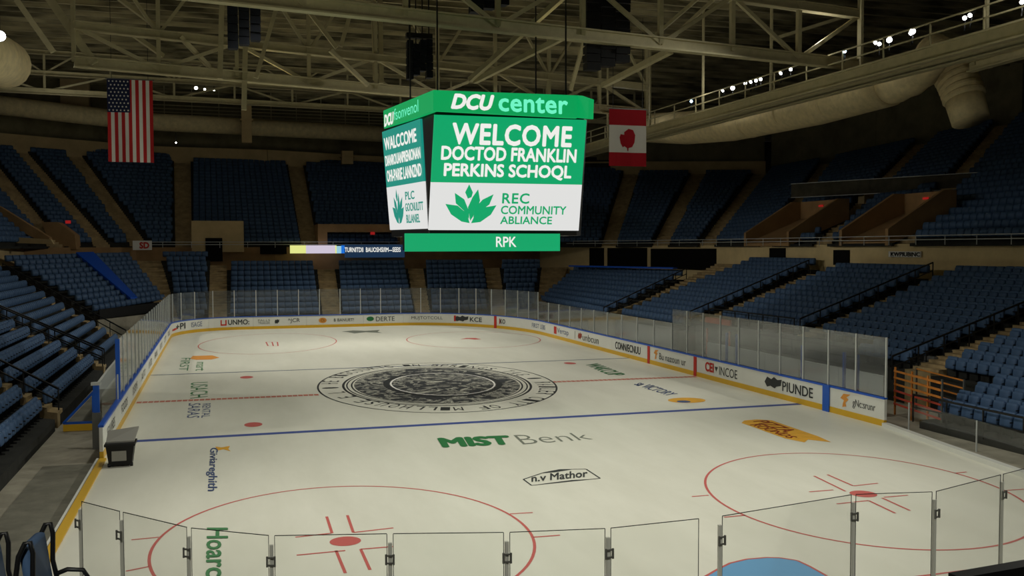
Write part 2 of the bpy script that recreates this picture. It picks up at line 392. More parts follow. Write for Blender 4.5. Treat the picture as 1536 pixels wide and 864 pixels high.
# logos painted in the ice
def ice_text(body, q, m, name='ice_lettering', label=None, **k):
    b = MB(); put_text(b, body, ice_quad(*q, .006), **k); return decal(name, b, m, label)
ice_text('MIST', ((655, 657), (762, 653), (771, 667), (664, 672)), 'green ink', label='heavy green lettering', bold=.06)
ice_text('Benk', ((770, 653), (875, 649), (890, 659), (785, 667)), 'grey ink', label='thin grey lettering', bold=-.012)
b = MB(); g = ice_quad((785, 708), (905, 700), (905, 722), (785, 729), .005)
def poly(mb, g, pts, mi=0): mb.add([g(x, y) for x, y in pts], [tuple(range(len(pts)))], mi)
def band(mb, g, pts, w, mi=0):
    for p, q in zip(pts, pts[1:]): stroke(mb, g(*p), g(*q), w, .006, mi)
band(b, g, [(0, .45), (.25, .85), (.45, 1), (.78, .9), (.96, .2), (.1, 0), (0, .45)], .05)
poly(b, g, [(.2, .8), (.42, .98), (.62, .95), (.4, .82)]); poly(b, g, [(.12, .02), (.96, .18), (.6, .2)])
put_text(b, 'n.v Mathor', lambda p, q: g(.1 + p * .7, .22 + q * .5 + p * .12), .02)
decal('ice_lettering', b, 'dark ink', 'grey sketched badge with lettering')
b = MB(); g = ice_quad((1102, 632), (1150, 628), (1237, 658), (1187, 661), .005)
poly(b, g, [(0, .1), (.05, .9), (.3, 1), (.7, 1.0), (1, .9), (1.0, .1), (.9, -.15), (.5, 0), (.2, -.1)])
o = decal('ice_logo', b, 'ochre ink', 'orange patch with maroon lettering')
g = ice_quad((1150, 628), (1237, 658), (1187, 661), (1102, 632), .007)
b = MB(); put_text(b, 'PIZZA.', lambda p, q: g(.08 + p * .6, .42 + q * .45), .01); put_text(b, 'ROUNDS', lambda p, q: g(.22 + p * .68, .1 + q * .3), .01); decal('ice_lettering', b, 'maroon ink', parent=o)
ice_text('WAKCUP', ((897, 545), (940, 562), (915, 564), (876, 547)), 'green ink', bold=.02)
ice_text('sa VICTORY', ((966, 573), (1017, 591), (1002, 594), (950, 577)), 'navy ink', bold=.01)
b = MB(); p = atz(1030, 600.5); disc(b, p.x, p.y, .85, .72, .005); o = decal('ice_logo', b, 'ochre ink', 'round orange spot with purple mark')
b = MB(); disc(b, p.x - .3, p.y - .3, .3, .3, .007); decal('ice_logo_mark', b, 'navy ink', parent=o)
# left hand column of sideways lettering
ice_text('FIRST', ((286, 537), (282, 556), (268, 556), (272, 537)), 'green paint'); ice_text('mart', ((307, 543), (306, 556), (293, 556), (295, 543)), 'green paint')
b = MB(); g = ice_quad((285, 534), (327, 533), (331, 539), (285, 540), .005); poly(b, g, [(0, .3), (.1, 1), (.8, 1), (1, .4), (.7, 0), (.2, 0)]); decal('ice_logo', b, 'orange ink', 'faint orange blot')
ice_text('USACH', ((312, 573), (312, 595), (285, 598), (286, 574)), 'green paint')
ice_text('SARAS', ((301, 605), (299, 627), (280, 627), (283, 605)), 'navy ink')
ice_text('RENTAL', ((316, 605), (315, 626), (302, 627), (304, 606)), 'navy ink')
b = MB(); g = ice_quad((323, 670), (345, 669), (346, 677), (326, 676), .005); poly(b, g, [(0, 0), (0, 1), (.4, .75), (1, 1), (.85, .4), (1, 0), (.5, .35)]); decal('ice_logo', b, 'ochre ink', 'small orange crown shaped mark')
ice_text('Giviareghith', ((327, 672), (326, 737), (307, 737), (312, 672)), 'navy ink', bold=.015)
ice_text('Hoarc', ((342, 792), (343, 864), (308, 866), (310, 792)), 'green paint', bold=.02)
b = MB(); g = ice_quad((512, 496), (570, 495), (574, 500), (514, 501), .005)
poly(b, g, [(0, .7), (.3, 1), (.6, .8), (1, 1), (.9, .5), (1, .1), (.6, .4), (.3, .1), (.15, .5)]); decal('ice_logo', b, 'grey ink', 'faint grey mark near far boards')

# ------------------------------------------------------------------ dasher boards
def board_strip(mb, s0, s1, z0, z1, t, off=0.0, mi=0):
    n = max(1, int((s1 - s0) / .45)); vs = []
    for k in range(n + 1):
        p, d = path_at(s0 + (s1 - s0) * k / n); i = inward(d); a = p + i * off; c = p - i * t
        vs += [(a.x, a.y, z0), (a.x, a.y, z1), (c.x, c.y, z1), (c.x, c.y, z0)]
    fs = []
    for k in range(n):
        o = 4 * k
        for e in range(4): fs.append((o + e, o + (e + 1) % 4, o + 4 + (e + 1) % 4, o + 4 + e))
    fs += [(3, 2, 1, 0), tuple(4 * n + e for e in range(4))]; mb.add(vs, fs, mi)
def on_board(s_left, s_right, z0, z1, off=.012):           # unit square on the face, read from the ice
    def fn(a, b):
        p, d = path_at(s_left + (s_right - s_left) * a); i = inward(d) * off
        return Vector((p.x + i.x, p.y + i.y, z0 + (z1 - z0) * b))
    return fn
HB = 1.1
def dasher(s0, s1, label, ads=(), stripe=None):
    mid = path_at((s0 + s1) / 2)[0]; t = thing('dasher_board', label, 'rink board', mid, 'dasher boards round the ice'); g = .006
    b = MB(); board_strip(b, s0 + g, s1 - g, .24, HB - .07, .11); b.build('board_panel', 'board white', t)
    b = MB(); board_strip(b, s0 + g, s1 - g, 0, .24, .11, .015); b.build('kick_plate', 'kick yellow', t)
    b = MB(); board_strip(b, s0 + g, s1 - g, HB - .07, HB, .14, .03); b.build('cap_rail', 'cap blue', t)
    if stripe:
        b = MB(); board_strip(b, s0 + g, s0 + .3, .0, HB - .07, .05, .03); b.build('stripe', stripe, t)
    for (m_, draw) in ads:
        b = MB(); draw(b); b.build('ad_lettering', m_, t)
SR = s_of_u(1326, 0, 20); sC = lambda u, lo, hi: s_of_u(u, lo, hi)
R_HI = 52; seams = {u: sC(u, 0, R_HI) for u in (1240, 1045, 975, 917, 862)}
S788 = s_of_u(800, 35, 62); S745 = s_of_u(745, 40, 75)
far_u = [672, 605, 545, 460, 380, 313]; far_s = [s_of_u(u, 50, 86) for u in far_u]
S258 = s_of_u(256, 78, 95)
def ad_text(body, ul, ur, lo, hi, z0=.45, z1=.85, bold=0.0, shear=0.0):
    sl, sr = s_of_u(ul, lo, hi, .65), s_of_u(ur, lo, hi, .65)
    return lambda b: put_text(b, body, on_board(sl, sr, z0, z1), bold, shear)
def ad_poly(pts, ul, ur, lo, hi, z0=.35, z1=.95):
    sl, sr = s_of_u(ul, lo, hi, .65), s_of_u(ur, lo, hi, .65)
    return lambda b: poly(b, on_board(sl, sr, z0, z1), pts)
SQ = [(0, 0), (1, 0), (1, 1), (0, 1)]; OV = [(.5 + .5 * math.cos(k * math.pi / 8), .5 + .5 * math.sin(k * math.pi / 8)) for k in range(16)]
FLAME = [(.2, 0), (.6, .1), (.5, .35), (.8, .6), (.6, .75), (1, 1), (.3, .95), (0, .6), (.35, .5), (.25, .25)]
BLOB = [(.0, .4), (.15, .9), (.4, .75), (.55, 1), (.75, .8), (1, .9), (.95, .35), (.7, .2), (.6, 0), (.35, .15), (.15, 0)]
a_, b_ = 0, R_HI
dasher(0, seams[1240], 'nearest right board with orange flame mark and dark lettering, end of row', [('orange ink', ad_poly(FLAME, 1261, 1276, a_, b_, .35, .92)), ('dark ink', ad_text('gNc:srunr', 1279, 1313, a_, b_, .4, .78))])
dasher(seams[1240], seams[1045], 'long right board with two black ads between blue post stripe and red stripe', [('dark ink', ad_text('PIUNDE', 1174, 1220, a_, b_, .38, .82, .01)), ('dark ink', ad_poly(BLOB, 1147, 1173, a_, b_, .4, .92)), ('dark ink', ad_text('INCOE', 1079, 1106, a_, b_, .38, .82)), ('dark ink', ad_poly([(.5, 0), (1, 1), (0, 1)], 1072, 1077, a_, b_, .5, .75)), ('red ink', ad_text('CEI', 1058, 1071, a_, b_, .4, .9, .04))], None)
dasher(seams[1045], seams[975], 'right board between the two red stripes with small orange flame', [('orange ink', ad_poly(FLAME, 981, 988, a_, b_, .35, .92)), ('dark ink', ad_text('Bu nazoun ur', 989, 1029, a_, b_, .4, .78))], 'red ink')
dasher(seams[975], seams[917], 'right board with heavy black lettering left of far red stripe', [('black', ad_text('CONN/ECNUU', 923, 961, a_, b_, .38, .85, .015))], 'red ink')
dasher(seams[917], seams[862], 'right board with brown round mark and grey lettering', [('maroon ink', ad_poly(BLOB, 867, 873, a_, b_, .4, .9)), ('dark ink', ad_text('unbcun', 874, 898, a_, b_, .38, .85)), ('grey ink', ad_poly([(0, 0), (.15, 0), (.15, 1), (0, 1)], 862.5, 866, a_, b_, .35, .9))])
dasher(seams[862], S788, 'curved far right board with red square mark and navy lettering', [('red ink', ad_poly(SQ, 831, 835, 20, 62, .35, .9)), ('navy ink', ad_text('Vertap', 836, 853, 20, 62, .35, .85)), ('navy ink', ad_text('FIRST LEBS', 798, 818, 30, 62, .45, .8))])
dasher(S788, S745, 'small curved corner board right of the far red stripe', [('red ink', ad_text('I', 749, 750.5, 40, 75, .4, .85, .03)), ('dark ink', ad_text('KO', 750, 758, 40, 75, .42, .82, .02))])
lo, hi = 48, 88
dasher(S745, far_s[0], 'far board with black scribble ad beside the red stripe', [('dark ink', ad_poly(BLOB, 682, 703, lo, hi, .4, .92)), ('red ink', ad_poly(SQ, 681, 684, lo, hi, .4, .9)), ('dark ink', ad_text('KCE', 705, 723, lo, hi, .42, .82, .015))], 'red ink')
dasher(far_s[0], far_s[1], 'far board with one line of thin dark capitals', [('dark ink', ad_text('MUJTOTCOLL', 617, 664, lo, hi, .45, .8))])
dasher(far_s[1], far_s[2], 'far board with green round swirl and outlined lettering', [('green ink', ad_poly(OV, 550, 561, lo, hi, .45, .85)), ('dark ink', ad_text('DERTE', 564, 592, lo, hi, .42, .82))])
dasher(far_s[2], far_s[3], 'far board with orange oval mark and small capitals', [('orange ink', ad_poly(OV, 478, 490, lo, hi, .38, .85)), ('maroon ink', ad_text('Oi', 481, 487, lo, hi, .48, .75)), ('dark ink', ad_text('B BANUET!', 501, 531, lo, hi, .48, .74))])
dasher(far_s[3], far_s[4], 'far board with stacked small lettering and two faint marks', [('grey ink', ad_text('FALLS', 387, 405, lo, hi, .64, .82)), ('grey ink', ad_text('TRAILER', 387, 405, lo, hi, .42, .6)), ('dark ink', ad_poly(BLOB, 412, 419, lo, hi, .42, .82)), ('dark ink', ad_text('^JCR', 432, 450, lo, hi, .42, .85))])
dasher(far_s[4], far_s[5], 'far board with red square mark and bold outlined lettering', [('red ink', ad_poly([(0, 0), (1, 0), (1, 1), (.8, 1), (.8, .25), (.2, .25), (.2, 1), (0, 1)], 331, 340, lo, hi, .38, .85)), ('dark ink', ad_text('UNMO:', 342, 374, lo, hi, .42, .86, .02))])
dasher(far_s[5], S258, 'curved far left corner board with red scribble and blue boxed ad', [('navy ink', ad_text('ISAGE', 287, 303, lo, 92, .45, .85)), ('dark ink', ad_text('+PI', 264, 278, lo, 92, .42, .9, .02)), ('red ink', ad_poly(BLOB, 258, 266, lo, 92, .42, .62))])
nleft = 9
for k in range(nleft):
    s0 = S258 + (STOT - S258) * k / nleft; s1 = S258 + (STOT - S258) * (k + 1) / nleft
    txt = ['ROLLS', 'CITY', 'MOTORS', 'BANK', 'UNITED', 'AUTO', 'SYSTEMS', 'FOODS', 'IEAVRES'][k]
    q = (s1 - s0)
    dasher(s0, s1, ('left board, %s from the far corner, white with small dark ad' % ordw(k + 1)) if k < nleft - 1 else 'nearest left board, white with dark ad, behind the dark bin',
           [('dark ink', (lambda s0, q, txt: lambda b: put_text(b, txt, on_board(s0 + q * .75, s0 + q * .25, .45, .8)))(s0, q, txt))])
# loose blue post stripe on right boards
b = MB(); board_strip(b, seams[1240] - .22, seams[1240] + .22, 0, HB, -.035, .07); tag(b.build('board_post', 'post blue'), 'broad bright blue post splitting the two nearest right boards', 'post')

# low white curb along the open near right stretch, yellow strip on the near left
def strip_run(pts, w, h, z0=0):
    b = MB()
    for p, q in zip(pts, pts[1:]): b.bar(Vector((p[0], p[1], z0 + h / 2)), Vector((q[0], q[1], z0 + h / 2)), w, h)
    return b
RC = [Vector((W, -14.8, 0)), atz(1420, 674, 0), atz(1536, 715, 0), Vector((11.2, -28.0, 0))]
b = strip_run(RC, .25, .16); tag(b.build('ice_curb', 'board white'), 'low white curb edging the ice past the right boards', 'curb')
LC = [(-W, -11.9), (-W, -26.5)]
b = strip_run(LC, .22, .05); c = tag(b.build('ice_curb', 'kick yellow'), 'low yellow curb along the open left edge of the ice', 'curb')
b = strip_run([(-W - .16, -11.9), (-W - .16, -26.5)], .06, .06); o = b.build('edge_strip', 'board white', c); o['label'] = 'thin white edge'
b = strip_run([(-W - 1.0, -11.9), (-W - 1.0, -26.5)], 1.55, .02, z0=-.12); tag(b.build('floor_mat', 'rubber mat'), 'grey rubber walkway strip beside the yellow curb', 'mat')

# ------------------------------------------------------------------ rink glass
def pane(p0, p1, z0, z1, gm, label, post_m='steel', clamp=False, post_r=.03, group='clear panes above the boards', cat='rink glass'):
    p0, p1 = Vector(p0), Vector(p1); t = thing('rink_shield', label, cat, (p0.x, p0.y, z0), group)
    d = (p1 - p0).normalized(); n = Vector((-d.y, d.x, 0)) * .006; ins = .042 if clamp else .05; a, c = p0 + d * ins, p1 - d * ins
    b = MB(); b.hexa([(a + n).to_tuple()[:2] + (z0,), (c + n).to_tuple()[:2] + (z0,), (c - n).to_tuple()[:2] + (z0,), (a - n).to_tuple()[:2] + (z0,),
                      (a + n).to_tuple()[:2] + (z1,), (c + n).to_tuple()[:2] + (z1,), (c - n).to_tuple()[:2] + (z1,), (a - n).to_tuple()[:2] + (z1,)]); b.build('pane', gm, t)
    b = MB(); b.bar((p0.x, p0.y, z0), (p0.x, p0.y, z1 - (.12 if clamp else 0)), post_r * 2, post_r * 2); po = b.build('support_post', post_m, t)
    if clamp:
        b = MB(); zc = z1 - .33
        cl = MB(); w_ = Vector((d.x, d.y, 0)); f_ = Vector((d.y, -d.x, 0)) * .05; pz = Vector((p0.x, p0.y, zc)) + f_
        cl.bar(pz - w_ * .05 - Vector((0, 0, .07)), pz - w_ * .05 + Vector((0, 0, .07)), .025); cl.bar(pz + w_ * .05 - Vector((0, 0, .07)), pz + w_ * .05 + Vector((0, 0, .07)), .025)
        cl.bar(pz - w_ * .06 + Vector((0, 0, .05)), pz + w_ * .06 + Vector((0, 0, .05)), .02); cl.bar(pz - w_ * .06 - Vector((0, 0, .05)), pz + w_ * .06 - Vector((0, 0, .05)), .02); cl.build('clamp', 'grey steel', po)
        b = MB(); e = n * 1.1; b.hexa([(a + e).to_tuple()[:2] + (z1,), (c + e).to_tuple()[:2] + (z1,), (c - e).to_tuple()[:2] + (z1,), (a - e).to_tuple()[:2] + (z1,), (a + e).to_tuple()[:2] + (z1 + .008,), (c + e).to_tuple()[:2] + (z1 + .008,), (c - e).to_tuple()[:2] + (z1 + .008,), (a - e).to_tuple()[:2] + (z1 + .008,)]); b.build('top_edge', 'black steel', t)
        for q in (a, c): b = MB(); b.bar((q.x, q.y, z0), (q.x, q.y, z1), .008); b.build('side_edge', 'black steel', t)
    return t
def glass_run(s_list, z1, gm, lab, post='steel', r=.03):
    for k, (s0, s1) in enumerate(zip(s_list, s_list[1:])):
        a, d = path_at(s0); c, e = path_at(s1); a = a - inward(d) * .07; c = c - inward(e) * .07
        pane(a, c, HB, z1, gm, lab(k), post, post_r=r)
def even(s0, s1, step):
    n = max(1, round((s1 - s0) / step)); return [s0 + (s1 - s0) * k / n for k in range(n + 1)]
s_box = s_near(Vector((W, 3.2, 0)))
Lp = even(0.02, s_box, 1.8)
glass_run(Lp, 3.38, 'box glass', lambda k: 'tall hazy pane fronting the right box, %s from the near end' % ordw(k + 1))
Lp = even(s_box, s_of_u(806, 35, 62), 2.35)
glass_run(Lp, 2.6, 'rink glass', lambda k: 'lower clear pane on right boards, %s beyond the box' % ordw(k + 1))
Lp = even(s_of_u(806, 35, 62), s_of_u(262, 80, 94), 1.75)
nfar = len(Lp) - 1
glass_run(Lp, 3.3, 'rink glass', lambda k: 'clear pane above the far boards, %s from the right corner' % ordw(k + 1))
s_lb = s_of_u(181, 95, STOT, 1.6)
Lp = even(s_of_u(262, 80, 94), s_lb, 1.9)
glass_run(Lp, 3.35, 'rink glass', lambda k: 'clear pane on left boards, %s from the far corner' % ordw(k + 1))
p, d = path_at(s_lb); b = MB(); b.bar((p.x - .07, p.y - .17, HB), (p.x - .07, p.y - .17, 3.38), .16, .1); tag(b.build('glass_end_post', 'post blue'), 'tall blue post ending the left glass', 'post')
# low pane past the blue post
q1, _ = path_at(s_lb + .35); q2, _ = path_at(STOT - .5)
pane(q1 + Vector((-.07, 0, 0)), q2 + Vector((-.07, 0, 0)), HB, 2.05, 'near glass', 'low clear pane on left boards past the tall blue post', post_r=.025)
# near end glass
NEARB = [Vector((p.x, p.y, 0)) for p in NEAR]
names = {}
tops = [3.0] * len(NEAR)
for k, (a, c) in enumerate(zip(NEARB, NEARB[1:])):
    if k == 7: continue
    lab = 'near end clear pane with clamp post at its left, %s from the left corner' % ordw(k + 1 if k < 7 else k)
    pane(a, c, HB, 3.0, 'near glass', lab, 'post grey', clamp=True, post_r=.024, group='clear panes at the near end')
ext = NEARB[-1] + (NEARB[-1] - NEARB[-2]).normalized() * 1.6
pane(NEARB[-1], ext, HB, 3.0, 'near glass', 'near end clear pane cut by the right picture edge', 'post grey', clamp=True, post_r=.024, group='clear panes at the near end')
pts = NEARB + [ext, Vector((8.5, -31.75, 0))]
b = MB()
for p, q in zip(pts, pts[1:]): b.bar((p.x, p.y, HB / 2), (q.x, q.y, HB / 2), .14, HB)
struct('trim_1', b, 'board white', 'white boards under the near end glass', 'rink board')

# ------------------------------------------------------------------ stands
VOMS = [(31, 37.4) + tuple(sorted((atx(u1, 370, 32.4).y - .4, atx(u0, 368, 32.4).y + .4))) for u0, u1 in ((1130, 1195), (1275, 1345))]
SEATS = []      # (pos floor, facing dir, section key, row, index)
RISERS = []
def section(key, fl, fr, bl, br, rows, back=.85, seat_w=.6, walls=True, rmin=0, name='seating_tier', floor=-.12, label=None, gap=0.0):
    """fl, fr, bl, br: world points of the seat back tops at the front-left, front-right, back-left and back-right corners."""
    fl, fr, bl, br = map(Vector, (fl, fr, bl, br)); dz = Vector((0, 0, back))
    L = [lerp(fl, bl, j / (rows - 1)) - dz for j in range(rows)]; R = [lerp(fr, br, j / (rows - 1)) - dz for j in range(rows)]
    dL = (L[1] - L[0]); dR = (R[1] - R[0])
    b = MB()
    # noses of the steps lie .55 of a tread in front of the seat backs
    def nose(P, d, j): q = P[0] + d * j; return Vector((q.x - d.x * .78, q.y - d.y * .78, q.z))
    for j in range(rows):
        a, c, e, f = nose(L, dL, j), nose(R, dR, j), nose(R, dR, j + 1), nose(L, dL, j + 1); z = a.z; zr = c.z
        a.z = c.z = e.z = f.z = z
        bz = floor
        b.hexa([(a.x, a.y, bz), (c.x, c.y, bz), (e.x, e.y, bz), (f.x, f.y, bz), a, c, e, f])
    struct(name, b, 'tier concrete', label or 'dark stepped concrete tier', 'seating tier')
    for j in range(rows):
        a, c = L[j], R[j]; n = max(1, int(((c - a).length - .2) / seat_w)); d = (c - a).normalized()
        n_ = Vector((-d.y, d.x, 0)); fwd = -(dL + dR); fwd.z = 0; fwd.normalize(); face = n_ if n_.dot(fwd) > 0 else -n_
        m = ((c - a).length - n * seat_w) / 2
        for k in range(n):
            P_ = a + d * (m + seat_w * (k + .5))
            if key == 'U' and any(x0 < P_.x < x1 and y0 < P_.y < y1 for x0, x1, y0, y1 in VOMS): continue
            SEATS.append((a + d * (m + seat_w * (k + .5)), face, key, j, k, n))
    return L, R, dL, dR
def aisle(Lpts, Rpts, name='aisle_stairs', floor=-.12, label=None):
    """stairs between two edge lines: lists of (front, back) world points on the tread level; two steps per row"""
    (a0, a1), (c0, c1), n = Lpts[:2], Rpts[:2], Lpts[2]
    b = MB(); a0, a1, c0, c1 = map(Vector, (a0, a1, c0, c1))
    for k in range(n):
        p, q, r, s = lerp(a0, a1, k / n), lerp(c0, c1, k / n), lerp(c0, c1, (k + 1) / n), lerp(a0, a1, (k + 1) / n)
        z = p.z + (a1.z - a0.z) / n * .9
        b.hexa([(p.x, p.y, floor), (q.x, q.y, floor), (r.x, r.y, floor), (s.x, s.y, floor), (p.x, p.y, z), (q.x, q.y, z), (r.x, r.y, z), (s.x, s.y, z)])
    return struct(name, b, 'aisle concrete', label or 'tan stepped concrete aisle', 'stairs')
def Rz(j): return 1.05 + .275 * j
def Rx(j): return 16.0 + .85 * j
def Lz(j): return 1.17 + .36 * j
def Lx(j): return -16.9 - .85 * j
def Ez(j): return 1.6 + .45 * j
def Ey(j): return 40.5 + .85 * j
def rsec(key, j0, j1, yl0, yl1, yr0, yr1, label):          # yl = far (left in photo) edge, yr = near edge; front, back
    return section(key, (Rx(j0), yl0, Rz(j0)), (Rx(j0), yr0, Rz(j0)), (Rx(j1), yl1, Rz(j1)), (Rx(j1), yr1, Rz(j1)), j1 - j0 + 1, label=label)
def raisle(j0, j1, ya0, ya1, yb0, yb1, label=None):
    z = lambda j: Rz(j) - .85
    aisle(((Rx(j0) - .66, ya0, z(j0)), (Rx(j1) + .2, ya1, z(j1)), (j1 - j0 + 1) * 2), ((Rx(j0) - .66, yb0, z(j0)), (Rx(j1) + .2, yb1, z(j1))), label=label)
rsec('E', 4, 17, -11.5, -11.2, -27, -27, 'dark stepped tier nearest on the right')
rsec('E0', 0, 3, -14.9, -14.9, -27, -27, 'low dark stepped tier beside the orange barrier')
rsec('D', 6, 17, -.4, .4, -9.9, -9.7, 'dark stepped tier under the second right seat block')
rsec('D0', 4, 5, -5.6, -5.6, -9.9, -9.9, 'two low dark steps right of the box glass')
rsec('C', 6, 17, 10.5, 11.5, .9, 2.2, 'dark stepped tier under the third right seat block')
rsec('B', 4, 18, 22.6, 24.3, 12.2, 14.8, 'dark stepped tier under the fourth right seat block')
raisle(4, 17, -9.9, -9.7, -11.5, -11.2, 'tan stepped aisle at the nearest right handrail')
raisle(6, 17, .9, 2.2, -.4, .4, 'tan stepped aisle between second and third right blocks')
raisle(6, 17, 12.2, 14.8, 10.5, 11.5, 'tan stepped aisle between third and fourth right blocks')
section('A', (19.6, 43.0, 2.2), (18.9, 24.2, 2.1), (24.0, 45.5, 4.9), (27.4, 28.2, 4.9), 9, label='dark stepped tier rounding the far right corner')
aisle(((18.6, 24.1, 1.15), (31.5, 29.5, 5.4), 24), ((16.6, 22.7, .8), (31.5, 24.4, 5.2)), label='tan stepped aisle beside far right corner block')
def esec(key, j1, xl0, xl1, xr0, xr1, label):
    section(key, (xl0, Ey(0), Ez(0)), (xr0, Ey(0), Ez(0)), (xl1, Ey(j1), Ez(j1)), (xr1, Ey(j1), Ez(j1)), j1 + 1, seat_w=.58, label=label)
def eaisle(j1, xa0, xa1, xb0, xb1, label):
    aisle(((xa0, Ey(0) - .66, Ez(0) - .85), (xa1, Ey(j1) + .2, Ez(j1) - .85), (j1 + 1) * 2), ((xb0, Ey(0) - .66, Ez(0) - .85), (xb1, Ey(j1) + .2, Ez(j1) - .85)), label=label)
esec('S1', 11, -13.6, -15.5, -11.2, -11.1, 'dark stepped tier of the leftmost far end block')
esec('S2', 9, -9.7, -9.6, -1.6, -1.3, 'dark stepped tier of the second far end block')
esec('S3', 9, .0, .4, 6.7, 7.5, 'dark stepped tier of the middle far end block')
esec('S4', 9, 8.0, 9.1, 13.8, 15.4, 'dark stepped tier of the far end block under the scoreboard')
esec('S5', 9, 15.2, 17.0, 18.2, 21.5, 'dark stepped tier of the rightmost far end block')
eaisle(11, -14.9, -17.8, -13.6, -15.5, 'tan stepped aisle left of the far end blocks')
eaisle(10, -11.2, -11.1, -9.7, -9.6, 'tan stepped aisle between first two far end blocks')
eaisle(9, -1.6, -1.3, .0, .4, 'tan stepped aisle beneath the small ribbon display')
eaisle(9, 6.7, 7.5, 8.0, 9.1, 'tan stepped aisle below the scoreboard left')
eaisle(9, 13.8, 15.4, 15.2, 17.0, 'tan stepped aisle below the scoreboard right')
eaisle(9, 18.2, 21.5, 19.3, 24.5, 'tan stepped aisle at the far right corner')
# left corner block K and the left side blocks
KF = [atz(137, 458, 2.35), atz(247, 441, 2.85), Vector((-27.0, 40.6, 6.3)), Vector((-18.0, 49.2, 6.5))]
section('K', *KF, 11, label='dark stepped tier filling the far left corner')
def lsec(key, j0, j1, yl0, yl1, yr0, yr1, label):          # yl = near (left in photo)
    return section(key, (Lx(j0), yl0, Lz(j0)), (Lx(j0), yr0, Lz(j0)), (Lx(j1), yl1, Lz(j1)), (Lx(j1), yr1, Lz(j1)), j1 - j0 + 1, label=label)
lsec('L1', 0, 12, 11.6, 18.4, 23.4, 40.6, 'dark stepped tier of the left block next to the corner')
lsec('L2', 0, 13, -3.6, 6.5, 10.4, 17.8, 'dark stepped tier of the middle left block')
lsec('L3', 0, 9, -20, -14, -4.8, 2.4, 'dark stepped tier of the nearest left block')
def laisle(j1, a0, a1, b0, b1, label):
    aisle(((Lx(0) + .66, a0, Lz(0) - .85), (Lx(j1) - .2, a1, Lz(j1) - .85), (j1 + 1) * 2), ((Lx(0) + .66, b0, Lz(0) - .85), (Lx(j1) - .2, b1, Lz(j1) - .85)), label=label)
laisle(13, 10.4, 17.8, 11.6, 19.0, 'tan stepped aisle right of the middle left block')
laisle(13, -4.8, 5.2, -3.6, 6.5, 'tan stepped aisle right of the nearest left block')
laisle(12, 23.4, 40.6, 24.8, 42.5, 'tan stepped aisle before the far left corner block')
# ------------------------------------------------------------------ upper bowl
def cross2(u, poly_):
    d = ray(u, 372); dx, dy = d.x, d.y; best = None
    for a, c in zip(poly_, poly_[1:]):
        ex, ey = c[0] - a[0], c[1] - a[1]; den = dx * ey - dy * ex
        if abs(den) < 1e-9: continue
        t = ((a[0] - CAM.x) * ey - (a[1] - CAM.y) * ex) / den; w = ((a[0] - CAM.x) * dy - (a[1] - CAM.y) * dx) / den
        if t > 0 and -1e-6 <= w <= 1 + 1e-6:
            p = Vector((CAM.x + dx * t, CAM.y + dy * t, a[2] + (c[2] - a[2]) * w))
            if best is None or t < best[0]: best = (t, p)
    return best[1] if best else None
BOT = [(-30, -12, 7.9), (-30, 30, 7.9), (-27, 47, 7.9), (-18, 53, 7.9), (-5, 53, 7.9), (12, 53.5, 7.9), (23, 53, 7.9), (29.5, 45, 7.9), (32.6, 33, 7.9), (32.6, -40, 7.9)]
TOP = [(-46, -12, 17.4), (-43, 38, 17.4), (-33, 58, 17.4), (-17.8, 68.3, 17.4), (-4.9, 69, 17.4), (10.7, 74, 17.4), (27, 73, 17.1), (40.6, 65, 16.8), (54, 58.5, 16.6), (58, 44, 17.6), (62, 28, 19.4), (62, -40, 19.6)]
def upper(ub0, ub1, ut0, ut1, label, rows=24):
    fl_, fr_ = cross2(ub0, BOT), cross2(ub1, BOT); bl_, br_ = cross2(ut0, TOP), cross2(ut1, TOP)
    if None in (fl_, fr_, bl_, br_): return
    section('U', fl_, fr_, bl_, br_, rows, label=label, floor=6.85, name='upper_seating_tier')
def uaisle(ub0, ub1, ut0, ut1, label, n=48):
    a0, c0, a1, c1 = cross2(ub0, BOT), cross2(ub1, BOT), cross2(ut0, TOP), cross2(ut1, TOP)
    if None in (a0, c0, a1, c1): return
    dz = Vector((0, 0, .85)); aisle((a0 - dz, a1 - dz, n), (c0 - dz, c1 - dz), 'upper_aisle_stairs', 6.85, label)
UP_A = [(70, 95, -60, -22), (140, 165, 20, 42), (195, 222, 100, 124), (263, 288, 263, 288), (452, 476, 433, 456), (640, 664, 640, 664), (903, 925, 935, 958), (980, 1004, 1036, 1058), (1050, 1075, 1130, 1155), (1143, 1162, 1230, 1250), (1225, 1248, 1372, 1400), (1345, 1372, 1490, 1520)]
prev = (-45, -45); lab = ['far left edge', 'left corner', 'left corner beside the flag', 'left of the striped flag', 'far end', 'far end by the scoreboard', 'behind the scoreboard', 'right of the scoreboard', 'far right corner', 'right corner', 'right side', 'upper right side', 'nearest upper right']
ends = UP_A + [(1700, 1700, 1800, 1800)]
pb, pt = -60, -190
for k, (a, b2, c, d2) in enumerate(ends):
    upper(pb, a, pt, c, 'dark upper tier, %s' % lab[k])
    if k < len(UP_A): uaisle(a, b2, c, d2, 'dim tan upper aisle, %s' % lab[k])
    pb, pt = b2, d2

